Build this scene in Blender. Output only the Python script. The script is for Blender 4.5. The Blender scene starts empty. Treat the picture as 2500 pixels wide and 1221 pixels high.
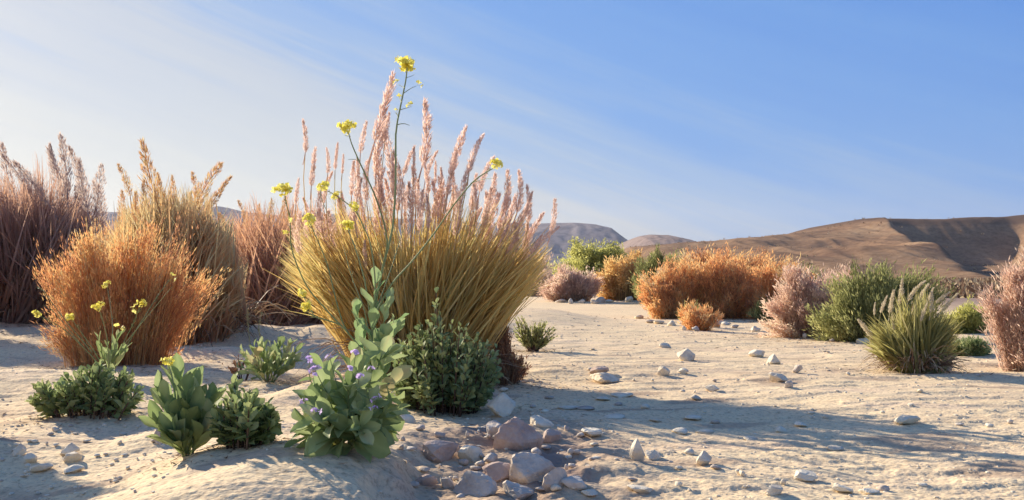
import bpy, math
import numpy as np
from mathutils import Vector, Matrix, Euler

# ------------------------------------------------------------------ camera, sky, sun, exposure
sc = bpy.context.scene
col = sc.collection
CAM_H = 0.60
FPX = 2500 * 35 / 36.0
PITCH = math.atan(59.5 / FPX)
cam_d = bpy.data.cameras.new("camera")
cam_d.lens = 35; cam_d.sensor_width = 36; cam_d.clip_start = 0.05; cam_d.clip_end = 9000
cam = bpy.data.objects.new("camera", cam_d)
cam.location = (0, 0, CAM_H)
cam.rotation_euler = (math.pi / 2 + PITCH, 0, 0)
col.objects.link(cam)
sc.camera = cam

SUN_AZ = math.radians(-43)      # to the left of the view axis (+Y)
SUN_EL = math.radians(23)
sun_dir = Vector((math.sin(SUN_AZ) * math.cos(SUN_EL), math.cos(SUN_AZ) * math.cos(SUN_EL), math.sin(SUN_EL)))
sl = bpy.data.lights.new("sun", 'SUN')
sl.energy = 5.0; sl.angle = math.radians(0.6); sl.color = (1.0, 0.87, 0.68)
so = bpy.data.objects.new("sun", sl)
so.rotation_euler = (-sun_dir).to_track_quat('-Z', 'Y').to_euler()
so.location = (-6, 6, 8)
col.objects.link(so)

sc.view_settings.view_transform = 'Standard'
sc.view_settings.look = 'None'
sc.view_settings.gamma = 1
sc.view_settings.exposure = 0.84

world = bpy.data.worlds.new("World")
sc.world = world
world.use_nodes = True
wn = world.node_tree.nodes; wl = world.node_tree.links
wn.clear()
wout = wn.new('ShaderNodeOutputWorld'); wbg = wn.new('ShaderNodeBackground')
wbg.inputs['Strength'].default_value = 0.080
sky = wn.new('ShaderNodeTexSky'); sky.sky_type = 'NISHITA'
sky.sun_disc = False
sky.sun_elevation = SUN_EL; sky.sun_rotation = SUN_AZ
sky.air_density = 1.3; sky.dust_density = 1.2; sky.ozone_density = 3.0; sky.altitude = 300
# thin high cirrus drawn out in long bands: a density laid over sky directions
wtc = wn.new('ShaderNodeTexCoord')
def wmath(op, a, b=None, c=None):
    n = wn.new('ShaderNodeMath'); n.operation = op
    for i, v in enumerate((a, b, c)):
        if v is None: continue
        if hasattr(v, 'links'): wl.new(v, n.inputs[i])
        else: n.inputs[i].default_value = v
    return n.outputs[0]
def wdot(vec):
    n = wn.new('ShaderNodeVectorMath'); n.operation = 'DOT_PRODUCT'
    wl.new(wtc.outputs['Generated'], n.inputs[0]); n.inputs[1].default_value = vec
    return n.outputs['Value']
a_ = math.radians(20)
u_ = wdot((math.cos(a_), 0, -math.sin(a_))); v_ = wdot((math.sin(a_), 0, math.cos(a_)))
def wnoise(su, sv, det, dist):
    cx = wn.new('ShaderNodeCombineXYZ')
    wl.new(wmath('MULTIPLY', u_, su), cx.inputs[0]); wl.new(wmath('MULTIPLY', v_, sv), cx.inputs[1])
    nz = wn.new('ShaderNodeTexNoise'); nz.inputs['Scale'].default_value = 1.0; nz.inputs['Detail'].default_value = det
    nz.inputs['Roughness'].default_value = 0.6; nz.inputs['Distortion'].default_value = dist
    wl.new(cx.outputs[0], nz.inputs['Vector']); return nz.outputs['Fac']
f_ = wmath('MULTIPLY_ADD', wmath('SUBTRACT', wnoise(0.9, 7.0, 6, .3), 0.5), 0.42, v_)
f_ = wmath('MULTIPLY_ADD', wmath('SUBTRACT', wnoise(1.2, 26.0, 5, .12), 0.5), 0.24, f_)
wr = wn.new('ShaderNodeValToRGB'); we = wr.color_ramp.elements
SKY = [(-.30, (.70, .715, .725)), (-.04, (.62, .64, .68)), (.07, (.52, .57, .69)), (.14, (.30, .46, .78)), (.24, (.15, .365, .84)), (.42, (.095, .295, .82)), (.60, (.11, .27, .66)), (1.0, (.06, .17, .50))]
while len(we) < len(SKY): we.new(.5)
for k_, (p_, c_) in enumerate(SKY): we[k_].position = (p_ + .4) / 1.4
for k_, (p_, c_) in enumerate(SKY): we[k_].color = (*[q * 1.0 for q in c_], 1)
wl.new(wmath('MULTIPLY_ADD', f_, 1 / 1.4, .4 / 1.4), wr.inputs[0])
sc7 = wn.new('ShaderNodeVectorMath'); sc7.operation = 'SCALE'; sc7.inputs['Scale'].default_value = 6.5
wl.new(wr.outputs[0], sc7.inputs[0])
mx = wn.new('ShaderNodeMix'); mx.data_type = 'RGBA'
mx.inputs['Factor'].default_value = .86
wl.new(sky.outputs[0], mx.inputs['A']); wl.new(sc7.outputs[0], mx.inputs['B'])
wl.new(mx.outputs['Result'], wbg.inputs['Color']); wl.new(wbg.outputs[0], wout.inputs['Surface'])

# ------------------------------------------------------------------ numeric helpers
def pn(x, y, seed=0):
    """gradient noise, vectorised"""
    x = np.asarray(x, float); y = np.asarray(y, float)
    xi = np.floor(x); yi = np.floor(y); xf = x - xi; yf = y - yi
    def h(i, j):
        n = np.sin(i * 127.1 + j * 311.7 + seed * 74.7) * 43758.5453
        return (n - np.floor(n)) * 2 * math.pi
    def gr(i, j, dx, dy):
        a = h(i, j); return np.cos(a) * dx + np.sin(a) * dy
    u = xf * xf * xf * (xf * (xf * 6 - 15) + 10); v = yf * yf * yf * (yf * (yf * 6 - 15) + 10)
    a = gr(xi, yi, xf, yf); b = gr(xi + 1, yi, xf - 1, yf)
    c = gr(xi, yi + 1, xf, yf - 1); d = gr(xi + 1, yi + 1, xf - 1, yf - 1)
    return ((a * (1 - u) + b * u) * (1 - v) + (c * (1 - u) + d * u) * v) * 1.5
def fbm(x, y, seed=0, o=4, g=0.5):
    r = 0; a = 1
    for i in range(o):
        r = r + a * pn(x * 2 ** i, y * 2 ** i, seed + i * 13); a *= g
    return r
def ss(x, a, b):
    t = np.clip((np.asarray(x, float) - a) / (b - a), 0, 1); return t * t * (3 - 2 * t)
def bump(X, Y, cx, cy, rx, ry, h, rot=0, p=1.0):
    c, s = math.cos(rot), math.sin(rot)
    dx = (X - cx) * c + (Y - cy) * s; dy = -(X - cx) * s + (Y - cy) * c
    return h * np.exp(-((dx / rx) ** 2 + (dy / ry) ** 2) ** p)

def G(X, Y):
    """height of the ground"""
    X = np.asarray(X, float); Y = np.asarray(Y, float)
    R = np.sqrt(X * X + Y * Y) + 1e-6
    lf = ss(-X / np.maximum(Y, .5), -0.02, 0.12)        # sandy hummocks on the left of the wash
    nr = 1 - ss(R, 10, 22)
    z = 0.018 * fbm(X * 0.9, Y * 0.9, 3, 3) * nr
    z += lf * nr * 0.042 * fbm(X * 1.25 + 3, Y * 0.9, 9, 3)
    # foreground sand mound and the hummocks
    z += bump(X, Y, -0.60, 2.72, 0.42, 0.66, 0.13, 0.35, 1.3) * (1 - .85 * ss(X + .05 * pn(X * 5, Y * 5, 61) + .02 * pn(X * 19, Y * 19, 62), -.36, -.24))
    z += bump(X, Y, -0.30, 3.55, 0.55, 0.35, 0.05, 0.0)
    z += bump(X, Y, -1.22, 4.30, 0.30, 0.42, 0.06, 0.3)
    z += bump(X, Y, -2.10, 5.20, 0.95, 0.55, 0.07)
    z += bump(X, Y, -0.80, 4.75, 0.30, 0.60, 0.07)
    z += bump(X, Y, -2.45, 9.10, 1.30, 0.55, 0.13, 0.0, 2.0)
    z += bump(X, Y, -1.55, 7.40, 1.00, 0.45, 0.05, 0.0, 2.0)
    z += bump(X, Y, 0.25, 6.30, 0.75, 0.45, 0.055, -0.15, 2.0)
    z += bump(X, Y, 0.05, 13.0, 0.9, 2.3, 0.16, 0.0, 1.3)
    z -= bump(X, Y, -1.75, 2.95, 0.70, 0.38, 0.05)
    # stony bank below the shrub
    rb = np.exp(-(((X - 0.02) / 0.45) ** 2 + ((Y - 3.1) / 0.75) ** 2))
    z += rb * 0.030 * fbm(X * 5, Y * 5, 31, 4)
    # wash: drawn-out ripples, low crusts with a crisp lip
    f = fbm(X * 1.6 + Y * 1.1, Y * 5.2 - X * 1.6, 17, 4)
    fade = (1 - ss(R, 8, 16))
    calm = 1 - .8 * np.exp(-(((X + .56) / .5) ** 2 + ((Y - 2.85) / .8) ** 2))
    z += 0.0055 * f * fade * calm
    z += 0.0045 * ss(f, 0.16, 0.26) * fade * calm
    z += 0.0030 * calm * fbm(X * 9, Y * 22, 23, 3) * (1 - ss(R, 5, 10))
    z += 0.0022 * fbm(X * 34, Y * 40, 29, 2) * (1 - ss(R, 3.5, 6))
    # far ground
    z += 0.12 * fbm(X * 0.16, Y * 0.16, 41, 3) * ss(R, 12, 30)
    z -= 0.02 * ss(R, 12, 40) * 0
    return z

CP, SP = math.cos(PITCH), math.sin(PITCH)
def ray(px, py):
    x = px - 1250.0; u = 610.5 - py
    return np.array([x, FPX * CP - u * SP, FPX * SP + u * CP]) / FPX
_ts = np.geomspace(1.2, 150, 6000)
def hit(px, py):
    """where the line of sight of a photo pixel meets the ground"""
    d = ray(px, py)
    P = np.outer(_ts, d); P[:, 2] += CAM_H
    b = np.nonzero(P[:, 2] <= G(P[:, 0], P[:, 1]))[0]
    p = P[b[0]] if len(b) else P[-1]
    return np.array([p[0], p[1], float(G(p[0], p[1]))])
def at(px, py, Y):
    d = ray(px, py); p = d * (Y / d[1]); p[2] += CAM_H
    return p

def nrm(v):
    return v / (np.linalg.norm(v, axis=-1, keepdims=True) + 1e-12)
def perp(d, rs):
    r = rs.normal(size=d.shape); r -= (r * d).sum(-1, keepdims=True) * d
    return nrm(r)

# ------------------------------------------------------------------ mesh helpers
class MB:
    def __init__(s): s.v = []; s.f = []; s.t = []; s.n = 0
    def add(s, v, f, t=0.5):
        v = np.asarray(v, np.float32).reshape(-1, 3); f = np.asarray(f, np.int32).reshape(-1, 4)
        if len(v) == 0: return
        t = np.broadcast_to(np.asarray(t, np.float32), (len(v),))
        s.v.append(v); s.f.append(f + s.n); s.t.append(t); s.n += len(v)
    def build(s, name, mat, parent=None, origin=None, smooth=False, label=None):
        V = np.concatenate(s.v); F = np.concatenate(s.f); T = np.concatenate(s.t)
        if origin is not None: V = V - np.asarray(origin, np.float32)
        me = bpy.data.meshes.new(name)
        me.vertices.add(len(V)); me.vertices.foreach_set('co', V.ravel())
        tri = F[:, 2] == F[:, 3]
        loops = np.where(np.repeat(tri[:, None], 4, 1) & (np.arange(4) == 3), -1, F).ravel()
        loops = loops[loops >= 0]
        cnt = np.where(tri, 3, 4); st = np.concatenate(([0], np.cumsum(cnt)[:-1]))
        me.loops.add(len(loops)); me.loops.foreach_set('vertex_index', loops.astype(np.int32))
        me.polygons.add(len(F)); me.polygons.foreach_set('loop_start', st.astype(np.int32))
        me.polygons.foreach_set('use_smooth', np.full(len(F), smooth))
        me.update(calc_edges=True)
        at_ = me.attributes.new('tint', 'FLOAT', 'POINT'); at_.data.foreach_set('value', T.astype(np.float32))
        me.materials.append(mat)
        o = bpy.data.objects.new(name, me); col.objects.link(o)
        if parent is not None: o.parent = parent
        if label: o['label'] = label
        return o

def thing(name, loc, label, cat, group=None):
    o = bpy.data.objects.new(name, None); o.location = Vector([float(c) for c in loc]); o.empty_display_size = 0.1
    col.objects.link(o); o['label'] = label; o['category'] = cat
    if group: o['group'] = group
    return o
def part(name, me, parent, loc, rot=(0, 0, 0), scale=(1, 1, 1)):
    o = bpy.data.objects.new(name, me); col.objects.link(o); o.parent = parent
    o.location = Vector([float(c) for c in loc]); o.rotation_euler = rot; o.scale = scale
    return o

def grid_faces(n, a, b):
    """n sheets of a x b vertices"""
    i, j = np.meshgrid(np.arange(a - 1), np.arange(b - 1), indexing='ij')
    q = np.stack([i * b + j, (i + 1) * b + j, (i + 1) * b + j + 1, i * b + j + 1], -1).reshape(-1, 4)
    return (q[None] + (np.arange(n) * a * b)[:, None, None]).reshape(-1, 4)

def ribbons(mb, P, Wd, side, tint):
    """P (n,k,3) centre lines, Wd (n,k) widths, side (n,3)"""
    n, k, _ = P.shape
    V = np.stack([P - side[:, None] * Wd[..., None] / 2, P + side[:, None] * Wd[..., None] / 2], 2)
    t = np.broadcast_to(np.asarray(tint, np.float32).reshape(-1, 1), (n, k * 2)) if np.ndim(tint) == 1 else np.repeat(tint, 2, axis=1)
    mb.add(V.reshape(-1, 3), grid_faces(n, k, 2), t.reshape(-1))

def bez(A, B, C, k):
    s = np.linspace(0, 1, k)[None, :, None]
    return A[:, None] * (1 - s) ** 2 + 2 * B[:, None] * s * (1 - s) + C[:, None] * s * s

def slivers(mb, C, D, N, L, Wd, tint, rs):
    """small pointed leaves"""
    S = np.cross(D, N)
    L = np.asarray(L)[:, None]; Wd = np.asarray(Wd)[:, None]
    V = np.stack([C, C + D * L * .45 + S * Wd / 2, C + D * L + N * L * .12, C + D * L * .45 - S * Wd / 2], 1)
    n = len(C)
    mb.add(V.reshape(-1, 3), np.arange(n * 4).reshape(-1, 4), np.repeat(tint, 4))

def paddles(mb, B, D, U, L, Wd, tint, ns=7, nt=5, droop=0.12, cup=0.22, shape=1.35, rs=None):
    """spoon-shaped leaves: B base, D direction, U upper side"""
    n = len(B)
    U = nrm(U - (U * D).sum(-1, keepdims=True) * D); S = np.cross(D, U)
    s = np.linspace(0, 1, ns); t = np.linspace(-1, 1, nt)
    prof = np.sin(math.pi * np.clip(s ** shape, 0, 1)) ** 0.75
    prof = np.maximum(prof, np.where(s < 0.25, 0.13, 0.0)); prof[-1] = 0.03
    dr = droop * (1 + (rs.normal(size=n) * .5 if rs is not None else 0)); dr = np.broadcast_to(dr, (n,))
    tw = (rs.normal(size=n) * 0.38 if rs is not None else np.zeros(n))
    Ln = np.asarray(L)[:, None, None, None]; Wn = np.asarray(Wd)[:, None, None, None]
    sg = s[None, :, None, None]; tg = t[None, None, :, None]; pf = prof[None, :, None, None]
    und = 0
    if rs is not None:
        und = 0.12 * np.sin(sg * 9 + rs.uniform(0, 6, n)[:, None, None, None]) * tg ** 2
    P = B[:, None, None] + D[:, None, None] * Ln * sg * (1 - 0.12 * dr[:, None, None, None] * sg) \
        - U[:, None, None] * (dr[:, None, None, None] * sg ** 2 * Ln) \
        + U[:, None, None] * (cup * tg ** 2 * Wn * pf + und * Wn + tw[:, None, None, None] * tg * Wn * pf * sg) \
        + S[:, None, None] * (Wn / 2 * pf * tg)
    T = np.asarray(tint)[:, None, None] + 0.10 * (np.abs(tg[..., 0]) < 0.1) + 0 * sg[..., 0]
    mb.add(P.reshape(-1, 3), grid_faces(n, ns, nt), np.broadcast_to(T, (n, ns, nt)).reshape(-1))

def tube(mb, pts, rad, sides=6, tint=0.5):
    P = np.asarray(pts, float); k = len(P)
    rad = np.broadcast_to(np.asarray(rad, float), (k,))
    T = nrm(np.gradient(P, axis=0)); a = np.array([0.31, 0.9, 0.2])
    S = nrm(np.cross(T, a)); U = np.cross(S, T)
    th = np.linspace(0, 2 * math.pi, sides, endpoint=False)
    V = P[:, None] + rad[:, None, None] * (S[:, None] * np.cos(th)[None, :, None] + U[:, None] * np.sin(th)[None, :, None])
    i, j = np.meshgrid(np.arange(k - 1), np.arange(sides), indexing='ij'); jn = (j + 1) % sides
    F = np.stack([i * sides + j, i * sides + jn, (i + 1) * sides + jn, (i + 1) * sides + j], -1)
    mb.add(V.reshape(-1, 3), F.reshape(-1, 4), tint)

def smooth_path(pts, k=18):
    """Catmull-Rom through pts"""
    P = np.asarray(pts, float); P = np.vstack([2 * P[0] - P[1], P, 2 * P[-1] - P[-2]])
    out = []; m = len(P) - 3; per = max(2, k // m)
    for i in range(m):
        a, b, c, d = P[i:i + 4]
        for s in np.linspace(0, 1, per, endpoint=False):
            out.append(.5 * ((2 * b) + (-a + c) * s + (2 * a - 5 * b + 4 * c - d) * s * s + (-a + 3 * b - 3 * c + d) * s ** 3))
    out.append(P[-2]); return np.array(out)

# ------------------------------------------------------------------ materials
def nm(name):
    m = bpy.data.materials.new(name); m.use_nodes = True
    n = m.node_tree.nodes; n.clear()
    return m, n, m.node_tree.links
def leafmat(name, cols, trans=0.35, rough=0.6, spec=0.12, tmul=1.35, patch=6.0, jit=0.35):
    """tint attribute -> colour ramp; light passes through the thin leaf"""
    m, n, l = nm(name)
    out = n.new('ShaderNodeOutputMaterial')
    a = n.new('ShaderNodeAttribute'); a.attribute_name = 'tint'
    g = n.new('ShaderNodeNewGeometry')
    nz = n.new('ShaderNodeTexNoise'); nz.inputs['Scale'].default_value = patch; nz.inputs['Detail'].default_value = 3
    l.new(g.outputs['Position'], nz.inputs['Vector'])
    ma = n.new('ShaderNodeMath'); ma.operation = 'MULTIPLY_ADD'
    l.new(nz.outputs['Fac'], ma.inputs[0]); ma.inputs[1].default_value = jit; ma.inputs[2].default_value = -jit / 2
    ad = n.new('ShaderNodeMath'); ad.operation = 'ADD'; ad.use_clamp = True
    l.new(ma.outputs[0], ad.inputs[0]); l.new(a.outputs['Fac'], ad.inputs[1])
    r = n.new('ShaderNodeValToRGB'); el = r.color_ramp.elements
    for i, c in enumerate(cols):
        p = i / (len(cols) - 1)
        e = el[i] if i < 2 else el.new(p)
        e.position = p
    for i, c in enumerate(cols):
        sorted(el, key=lambda e: e.position)[i].color = (*c, 1)
    l.new(ad.outputs[0], r.inputs[0])
    d = n.new('ShaderNodeBsdfPrincipled'); d.inputs['Roughness'].default_value = rough
    d.inputs['Specular IOR Level'].default_value = spec
    t = n.new('ShaderNodeBsdfTranslucent')
    mc = n.new('ShaderNodeVectorMath'); mc.operation = 'SCALE'; mc.inputs['Scale'].default_value = tmul
    l.new(r.outputs[0], mc.inputs[0])
    l.new(r.outputs[0], d.inputs['Base Color']); l.new(mc.outputs[0], t.inputs['Color'])
    mix = n.new('ShaderNodeMixShader'); mix.inputs[0].default_value = trans
    l.new(d.outputs[0], mix.inputs[1]); l.new(t.outputs[0], mix.inputs[2]); l.new(mix.outputs[0], out.inputs[0])
    return m

M = {}
M['golden'] = leafmat('golden_grass_blade', [(.34,.20,.07),(.54,.38,.13),(.62,.48,.20),(.48,.43,.16),(.66,.55,.34)], .50, tmul=1.5, patch=3, jit=.55)
M['plume'] = leafmat('pink_plume', [(.42,.30,.23),(.74,.58,.50),(.90,.76,.69)], .50, tmul=1.3)
M['plume_pale'] = leafmat('cream_plume', [(.48, .42, .30), (.64, .58, .44), (.74, .66, .55)], .40)
M['plume_grey'] = leafmat('grey_plume', [(.42,.33,.29),(.58,.48,.42),(.68,.58,.50)], .45)
M['mustard_stem'] = leafmat('mustard_stem', [(.13, .18, .09), (.24, .30, .14), (.34, .38, .20)], .05)
M['mustard_leaf'] = leafmat('mustard_leaf', [(.11,.19,.09),(.22,.33,.15),(.32,.43,.21),(.46,.44,.22)], .34, rough=.6, spec=.15, jit=.25, patch=30)
M['yellow'] = leafmat('yellow_petal', [(.62, .52, .06), (.78, .72, .14), (.86, .82, .30)], .35, jit=.2)
M['violet'] = leafmat('violet_petal', [(.42, .30, .60), (.55, .42, .75), (.68, .55, .85)], .35, jit=.2)
M['rosette'] = leafmat('rosette_leaf', [(.11,.16,.06),(.21,.28,.11),(.31,.39,.17),(.40,.47,.24),(.50,.42,.22)], .32, rough=.6, spec=.15, jit=.25, patch=30)
M['darkshrub'] = leafmat('grey_green_leaf', [(.10, .14, .06), (.23, .29, .12), (.38, .43, .20), (.55, .57, .28)], .25, patch=9, jit=.3)
M['shrubgreen'] = leafmat('mid_green_leaf', [(.11, .15, .06), (.23, .30, .12), (.37, .43, .19), (.50, .52, .26)], .28, patch=9, jit=.3)
M['orange'] = leafmat('rusty_orange_twigs', [(.38,.20,.12),(.62,.31,.14),(.68,.40,.17),(.62,.47,.21),(.46,.37,.25)], .48, tmul=1.5, patch=4, jit=.55)
M['ochre'] = leafmat('ochre_reed', [(.46,.24,.13),(.56,.34,.17),(.56,.43,.22),(.48,.42,.23)], .45, tmul=1.5, patch=1.6, jit=.5)
M['brownreed'] = leafmat('brown_reed', [(.29,.16,.11),(.48,.28,.18),(.60,.36,.21),(.66,.40,.22)], .42, tmul=1.5, patch=1.2, jit=.5)
M['mauvereed'] = leafmat('mauve_reed', [(.27,.15,.11),(.44,.27,.20),(.54,.37,.28),(.56,.34,.20)], .42, tmul=1.5, patch=1.2, jit=.5)
M['rust'] = leafmat('rust_shrub', [(.38,.21,.12),(.66,.34,.15),(.74,.44,.19),(.62,.47,.23),(.44,.36,.25)], .48, tmul=1.5, patch=1.2, jit=.7)
M['pink'] = leafmat('dusty_pink_shrub', [(.42,.29,.23),(.60,.43,.34),(.68,.53,.42),(.68,.58,.43)], .48, tmul=1.5, patch=1.6, jit=.5)
M['green_far'] = leafmat('olive_green_shrub', [(.14,.15,.06),(.25,.26,.10),(.37,.38,.16),(.46,.44,.20)], .45, tmul=1.4, patch=1.6, jit=.5)
M['yellowgreen'] = leafmat('yellow_green_crown', [(.25, .25, .08), (.42, .41, .13), (.54, .53, .20)], .50, tmul=1.6, patch=1.2, jit=.4)
M['goldshrub'] = leafmat('golden_orange_shrub', [(.46,.28,.12),(.64,.43,.18),(.70,.56,.27)], .48, tmul=1.5, patch=1.6, jit=.5)
M['olivegrass'] = leafmat('olive_grass_blade', [(.20,.17,.06),(.31,.29,.10),(.42,.40,.16),(.50,.45,.22)], .42, tmul=1.3, patch=4, jit=.4)
M['litter'] = leafmat('dry_litter', [(.12, .07, .045), (.26, .16, .10), (.40, .28, .17), (.52, .42, .26)], .15, jit=.3)
M['twig'] = leafmat('dark_twig', [(.06, .04, .03), (.12, .07, .05), (.18, .11, .07)], 0.0)
M['redtwig'] = leafmat('red_brown_twig', [(.22, .10, .06), (.38, .20, .11), (.46, .30, .17)], 0.3)
M['drystalk'] = leafmat('dry_stalk', [(.30, .28, .12), (.42, .40, .18), (.5, .46, .24)], .2)

def tex(n, l, kind, vec, **kw):
    t = n.new(kind)
    for k, v in kw.items():
        t.inputs[k].default_value = v
    l.new(vec, t.inputs['Vector']); return t
def mapping(n, l, src, scale=(1, 1, 1), rot=(0, 0, 0)):
    mp = n.new('ShaderNodeMapping'); mp.inputs['Scale'].default_value = scale; mp.inputs['Rotation'].default_value = rot
    l.new(src, mp.inputs['Vector']); return mp.outputs[0]
def ramp(n, l, fac, stops):
    r = n.new('ShaderNodeValToRGB'); e = r.color_ramp.elements
    while len(e) < len(stops): e.new(0.5)
    for i, (p, c) in enumerate(stops):
        e[i].position = p
    for i, (p, c) in enumerate(stops):
        e[i].color = (*c, 1) if len(c) == 3 else c
    l.new(fac, r.inputs[0]); return r.outputs[0]
def mixc(n, l, f, a, b):
    m = n.new('ShaderNodeMix'); m.data_type = 'RGBA'
    for s, v in (('Factor', f), ('A', a), ('B', b)):
        if hasattr(v, 'links'): l.new(v, m.inputs[s])
        else: m.inputs[s].default_value = v if s == 'Factor' else (*v, 1)
    return m.outputs['Result']

def sand_material():
    m, n, l = nm('wash_sand')
    out = n.new('ShaderNodeOutputMaterial'); b = n.new('ShaderNodeBsdfPrincipled')
    b.inputs['Roughness'].default_value = 0.95; b.inputs['Specular IOR Level'].default_value = 0.1
    g = n.new('ShaderNodeNewGeometry'); pos = g.outputs['Position']
    rz = math.radians(-14)
    n1 = tex(n, l, 'ShaderNodeTexNoise', mapping(n, l, pos, (.55, 1.5, 1), (0, 0, rz)), Scale=1.0, Detail=6, Roughness=.6)
    n2 = tex(n, l, 'ShaderNodeTexNoise', mapping(n, l, pos, (1.2, 4.5, 1), (0, 0, rz)), Scale=1.3, Detail=7, Roughness=.62)
    n3 = tex(n, l, 'ShaderNodeTexNoise', pos, Scale=55, Detail=4, Roughness=.7)
    n4 = tex(n, l, 'ShaderNodeTexVoronoi', mapping(n, l, pos, (1, 1.5, 1)), Scale=70)
    c = ramp(n, l, n1.outputs['Fac'], [(.32, (.66, .46, .36)), (.45, (.68, .52, .33)), (.56, (.76, .61, .39)), (.72, (.70, .50, .42))])
    c2 = ramp(n, l, n2.outputs['Fac'], [(.30, (.50, .36, .31)), (.44, (.66, .49, .36)), (.58, (.78, .62, .41)), (.72, (.80, .68, .50))])
    c = mixc(n, l, .4, c, c2)
    c = mixc(n, l, .42, c, (.86, .67, .41))
    grit = ramp(n, l, n3.outputs['Fac'], [(.32, (.62, .58, .56)), (.5, (1, 1, 1)), (.7, (1.12, 1.1, 1.05))])
    mm = n.new('ShaderNodeVectorMath'); mm.operation = 'MULTIPLY'; l.new(c, mm.inputs[0]); l.new(grit, mm.inputs[1])
    c = mm.outputs[0]
    # bare earth of the stony bank (tint attribute)
    a = n.new('ShaderNodeAttribute'); a.attribute_name = 'tint'
    earth = ramp(n, l, n2.outputs['Fac'], [(.3, (.16, .10, .08)), (.5, (.29, .20, .16)), (.7, (.40, .30, .24))])
    c = mixc(n, l, a.outputs['Fac'], c, earth)
    l.new(c, b.inputs['Base Color'])
    bp = n.new('ShaderNodeBump'); bp.inputs['Strength'].default_value = .55; bp.inputs['Distance'].default_value = .006
    ad = n.new('ShaderNodeMath'); ad.operation = 'MULTIPLY_ADD'; l.new(n4.outputs['Distance'], ad.inputs[0]); ad.inputs[1].default_value = -.5
    l.new(n3.outputs['Fac'], ad.inputs[2])
    l.new(ad.outputs[0], bp.inputs['Height'])
    bp2 = n.new('ShaderNodeBump'); bp2.inputs['Strength'].default_value = .35; bp2.inputs['Distance'].default_value = .02
    l.new(n2.outputs['Fac'], bp2.inputs['Height']); l.new(bp.outputs[0], bp2.inputs['Normal'])
    l.new(bp2.outputs[0], b.inputs['Normal']); l.new(b.outputs[0], out.inputs[0])
    return m
M['sand'] = sand_material()

def rock_material(name, ca, cb, cc):
    m, n, l = nm(name)
    out = n.new('ShaderNodeOutputMaterial'); b = n.new('ShaderNodeBsdfPrincipled')
    b.inputs['Roughness'].default_value = 0.9; b.inputs['Specular IOR Level'].default_value = 0.15
    g = n.new('ShaderNodeNewGeometry'); pos = g.outputs['Position']
    n1 = tex(n, l, 'ShaderNodeTexNoise', pos, Scale=14, Detail=6, Roughness=.65)
    n3 = tex(n, l, 'ShaderNodeTexNoise', pos, Scale=90, Detail=3, Roughness=.6)
    c = ramp(n, l, n1.outputs['Fac'], [(.3, ca), (.5, cb), (.68, cc)])
    l.new(c, b.inputs['Base Color'])
    bp = n.new('ShaderNodeBump'); bp.inputs['Strength'].default_value = .5; bp.inputs['Distance'].default_value = .006
    ad = n.new('ShaderNodeMath'); ad.operation = 'MULTIPLY_ADD'; l.new(n1.outputs['Fac'], ad.inputs[0]); ad.inputs[1].default_value = 2.
    l.new(n3.outputs['Fac'], ad.inputs[2]); l.new(ad.outputs[0], bp.inputs['Height'])
    l.new(bp.outputs[0], b.inputs['Normal']); l.new(b.outputs[0], out.inputs[0])
    return m
M['palerock'] = rock_material('pale_limestone', (.54, .45, .35), (.74, .65, .50), (.84, .76, .60))
M['pinkrock'] = rock_material('pinkish_stone', (.34, .25, .21), (.48, .36, .30), (.56, .47, .40))
M['greyrock'] = rock_material('greyish_stone', (.38, .30, .25), (.54, .46, .38), (.70, .62, .52))

def hill_material(name, stops, scale, cap=None):
    m, n, l = nm(name)
    out = n.new('ShaderNodeOutputMaterial'); b = n.new('ShaderNodeBsdfPrincipled')
    b.inputs['Roughness'].default_value = 1; b.inputs['Specular IOR Level'].default_value = 0
    g = n.new('ShaderNodeNewGeometry'); pos = g.outputs['Position']
    n1 = tex(n, l, 'ShaderNodeTexNoise', mapping(n, l, pos, (1, 1, 3)), Scale=scale, Detail=8, Roughness=.65)
    n2 = tex(n, l, 'ShaderNodeTexNoise', pos, Scale=scale * 14, Detail=4, Roughness=.7)
    c = ramp(n, l, n1.outputs['Fac'], stops)
    sp = ramp(n, l, n2.outputs['Fac'], [(.35, (.72, .70, .70)), (.55, (1, 1, 1)), (.7, (1.1, 1.08, 1.05))])
    mm = n.new('ShaderNodeVectorMath'); mm.operation = 'MULTIPLY'; l.new(c, mm.inputs[0]); l.new(sp, mm.inputs[1])
    cc = mm.outputs[0]
    if cap:      # dark weathered caprock on top of the softer slope
        sx = n.new('ShaderNodeSeparateXYZ'); l.new(pos, sx.inputs[0])
        ad = n.new('ShaderNodeMath'); ad.operation = 'MULTIPLY_ADD'; l.new(n1.outputs['Fac'], ad.inputs[0]); ad.inputs[1].default_value = 4.0; l.new(sx.outputs[2], ad.inputs[2])
        mr = n.new('ShaderNodeMapRange'); l.new(ad.outputs[0], mr.inputs[0]); mr.inputs[1].default_value = cap[0] + 2; mr.inputs[2].default_value = cap[1] + 2
        cc = mixc(n, l, mr.outputs[0], cc, (.13, .085, .065))
    l.new(cc, b.inputs['Base Color'])
    bp = n.new('ShaderNodeBump'); bp.inputs['Strength'].default_value = .6; bp.inputs['Distance'].default_value = 1.2
    l.new(n1.outputs['Fac'], bp.inputs['Height']); l.new(bp.outputs[0], b.inputs['Normal'])
    l.new(b.outputs[0], out.inputs[0])
    return m
M['hill_warm'] = hill_material('warm_brown_hillside', [(.3, (.17, .105, .075)), (.5, (.26, .165, .105)), (.7, (.34, .23, .145))], .05, cap=(14.2, 15.6))
M['hill_far'] = hill_material('far_mesa_haze_tinted_rock', [(.3, (.19, .165, .18)), (.6, (.26, .225, .235))], .01)  # mauve in the rock colour stands in for some of the distance haze
M['hill_mid'] = hill_material('mid_mesa_rock', [(.3, (.24, .18, .165)), (.6, (.32, .245, .215))], .012)

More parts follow.
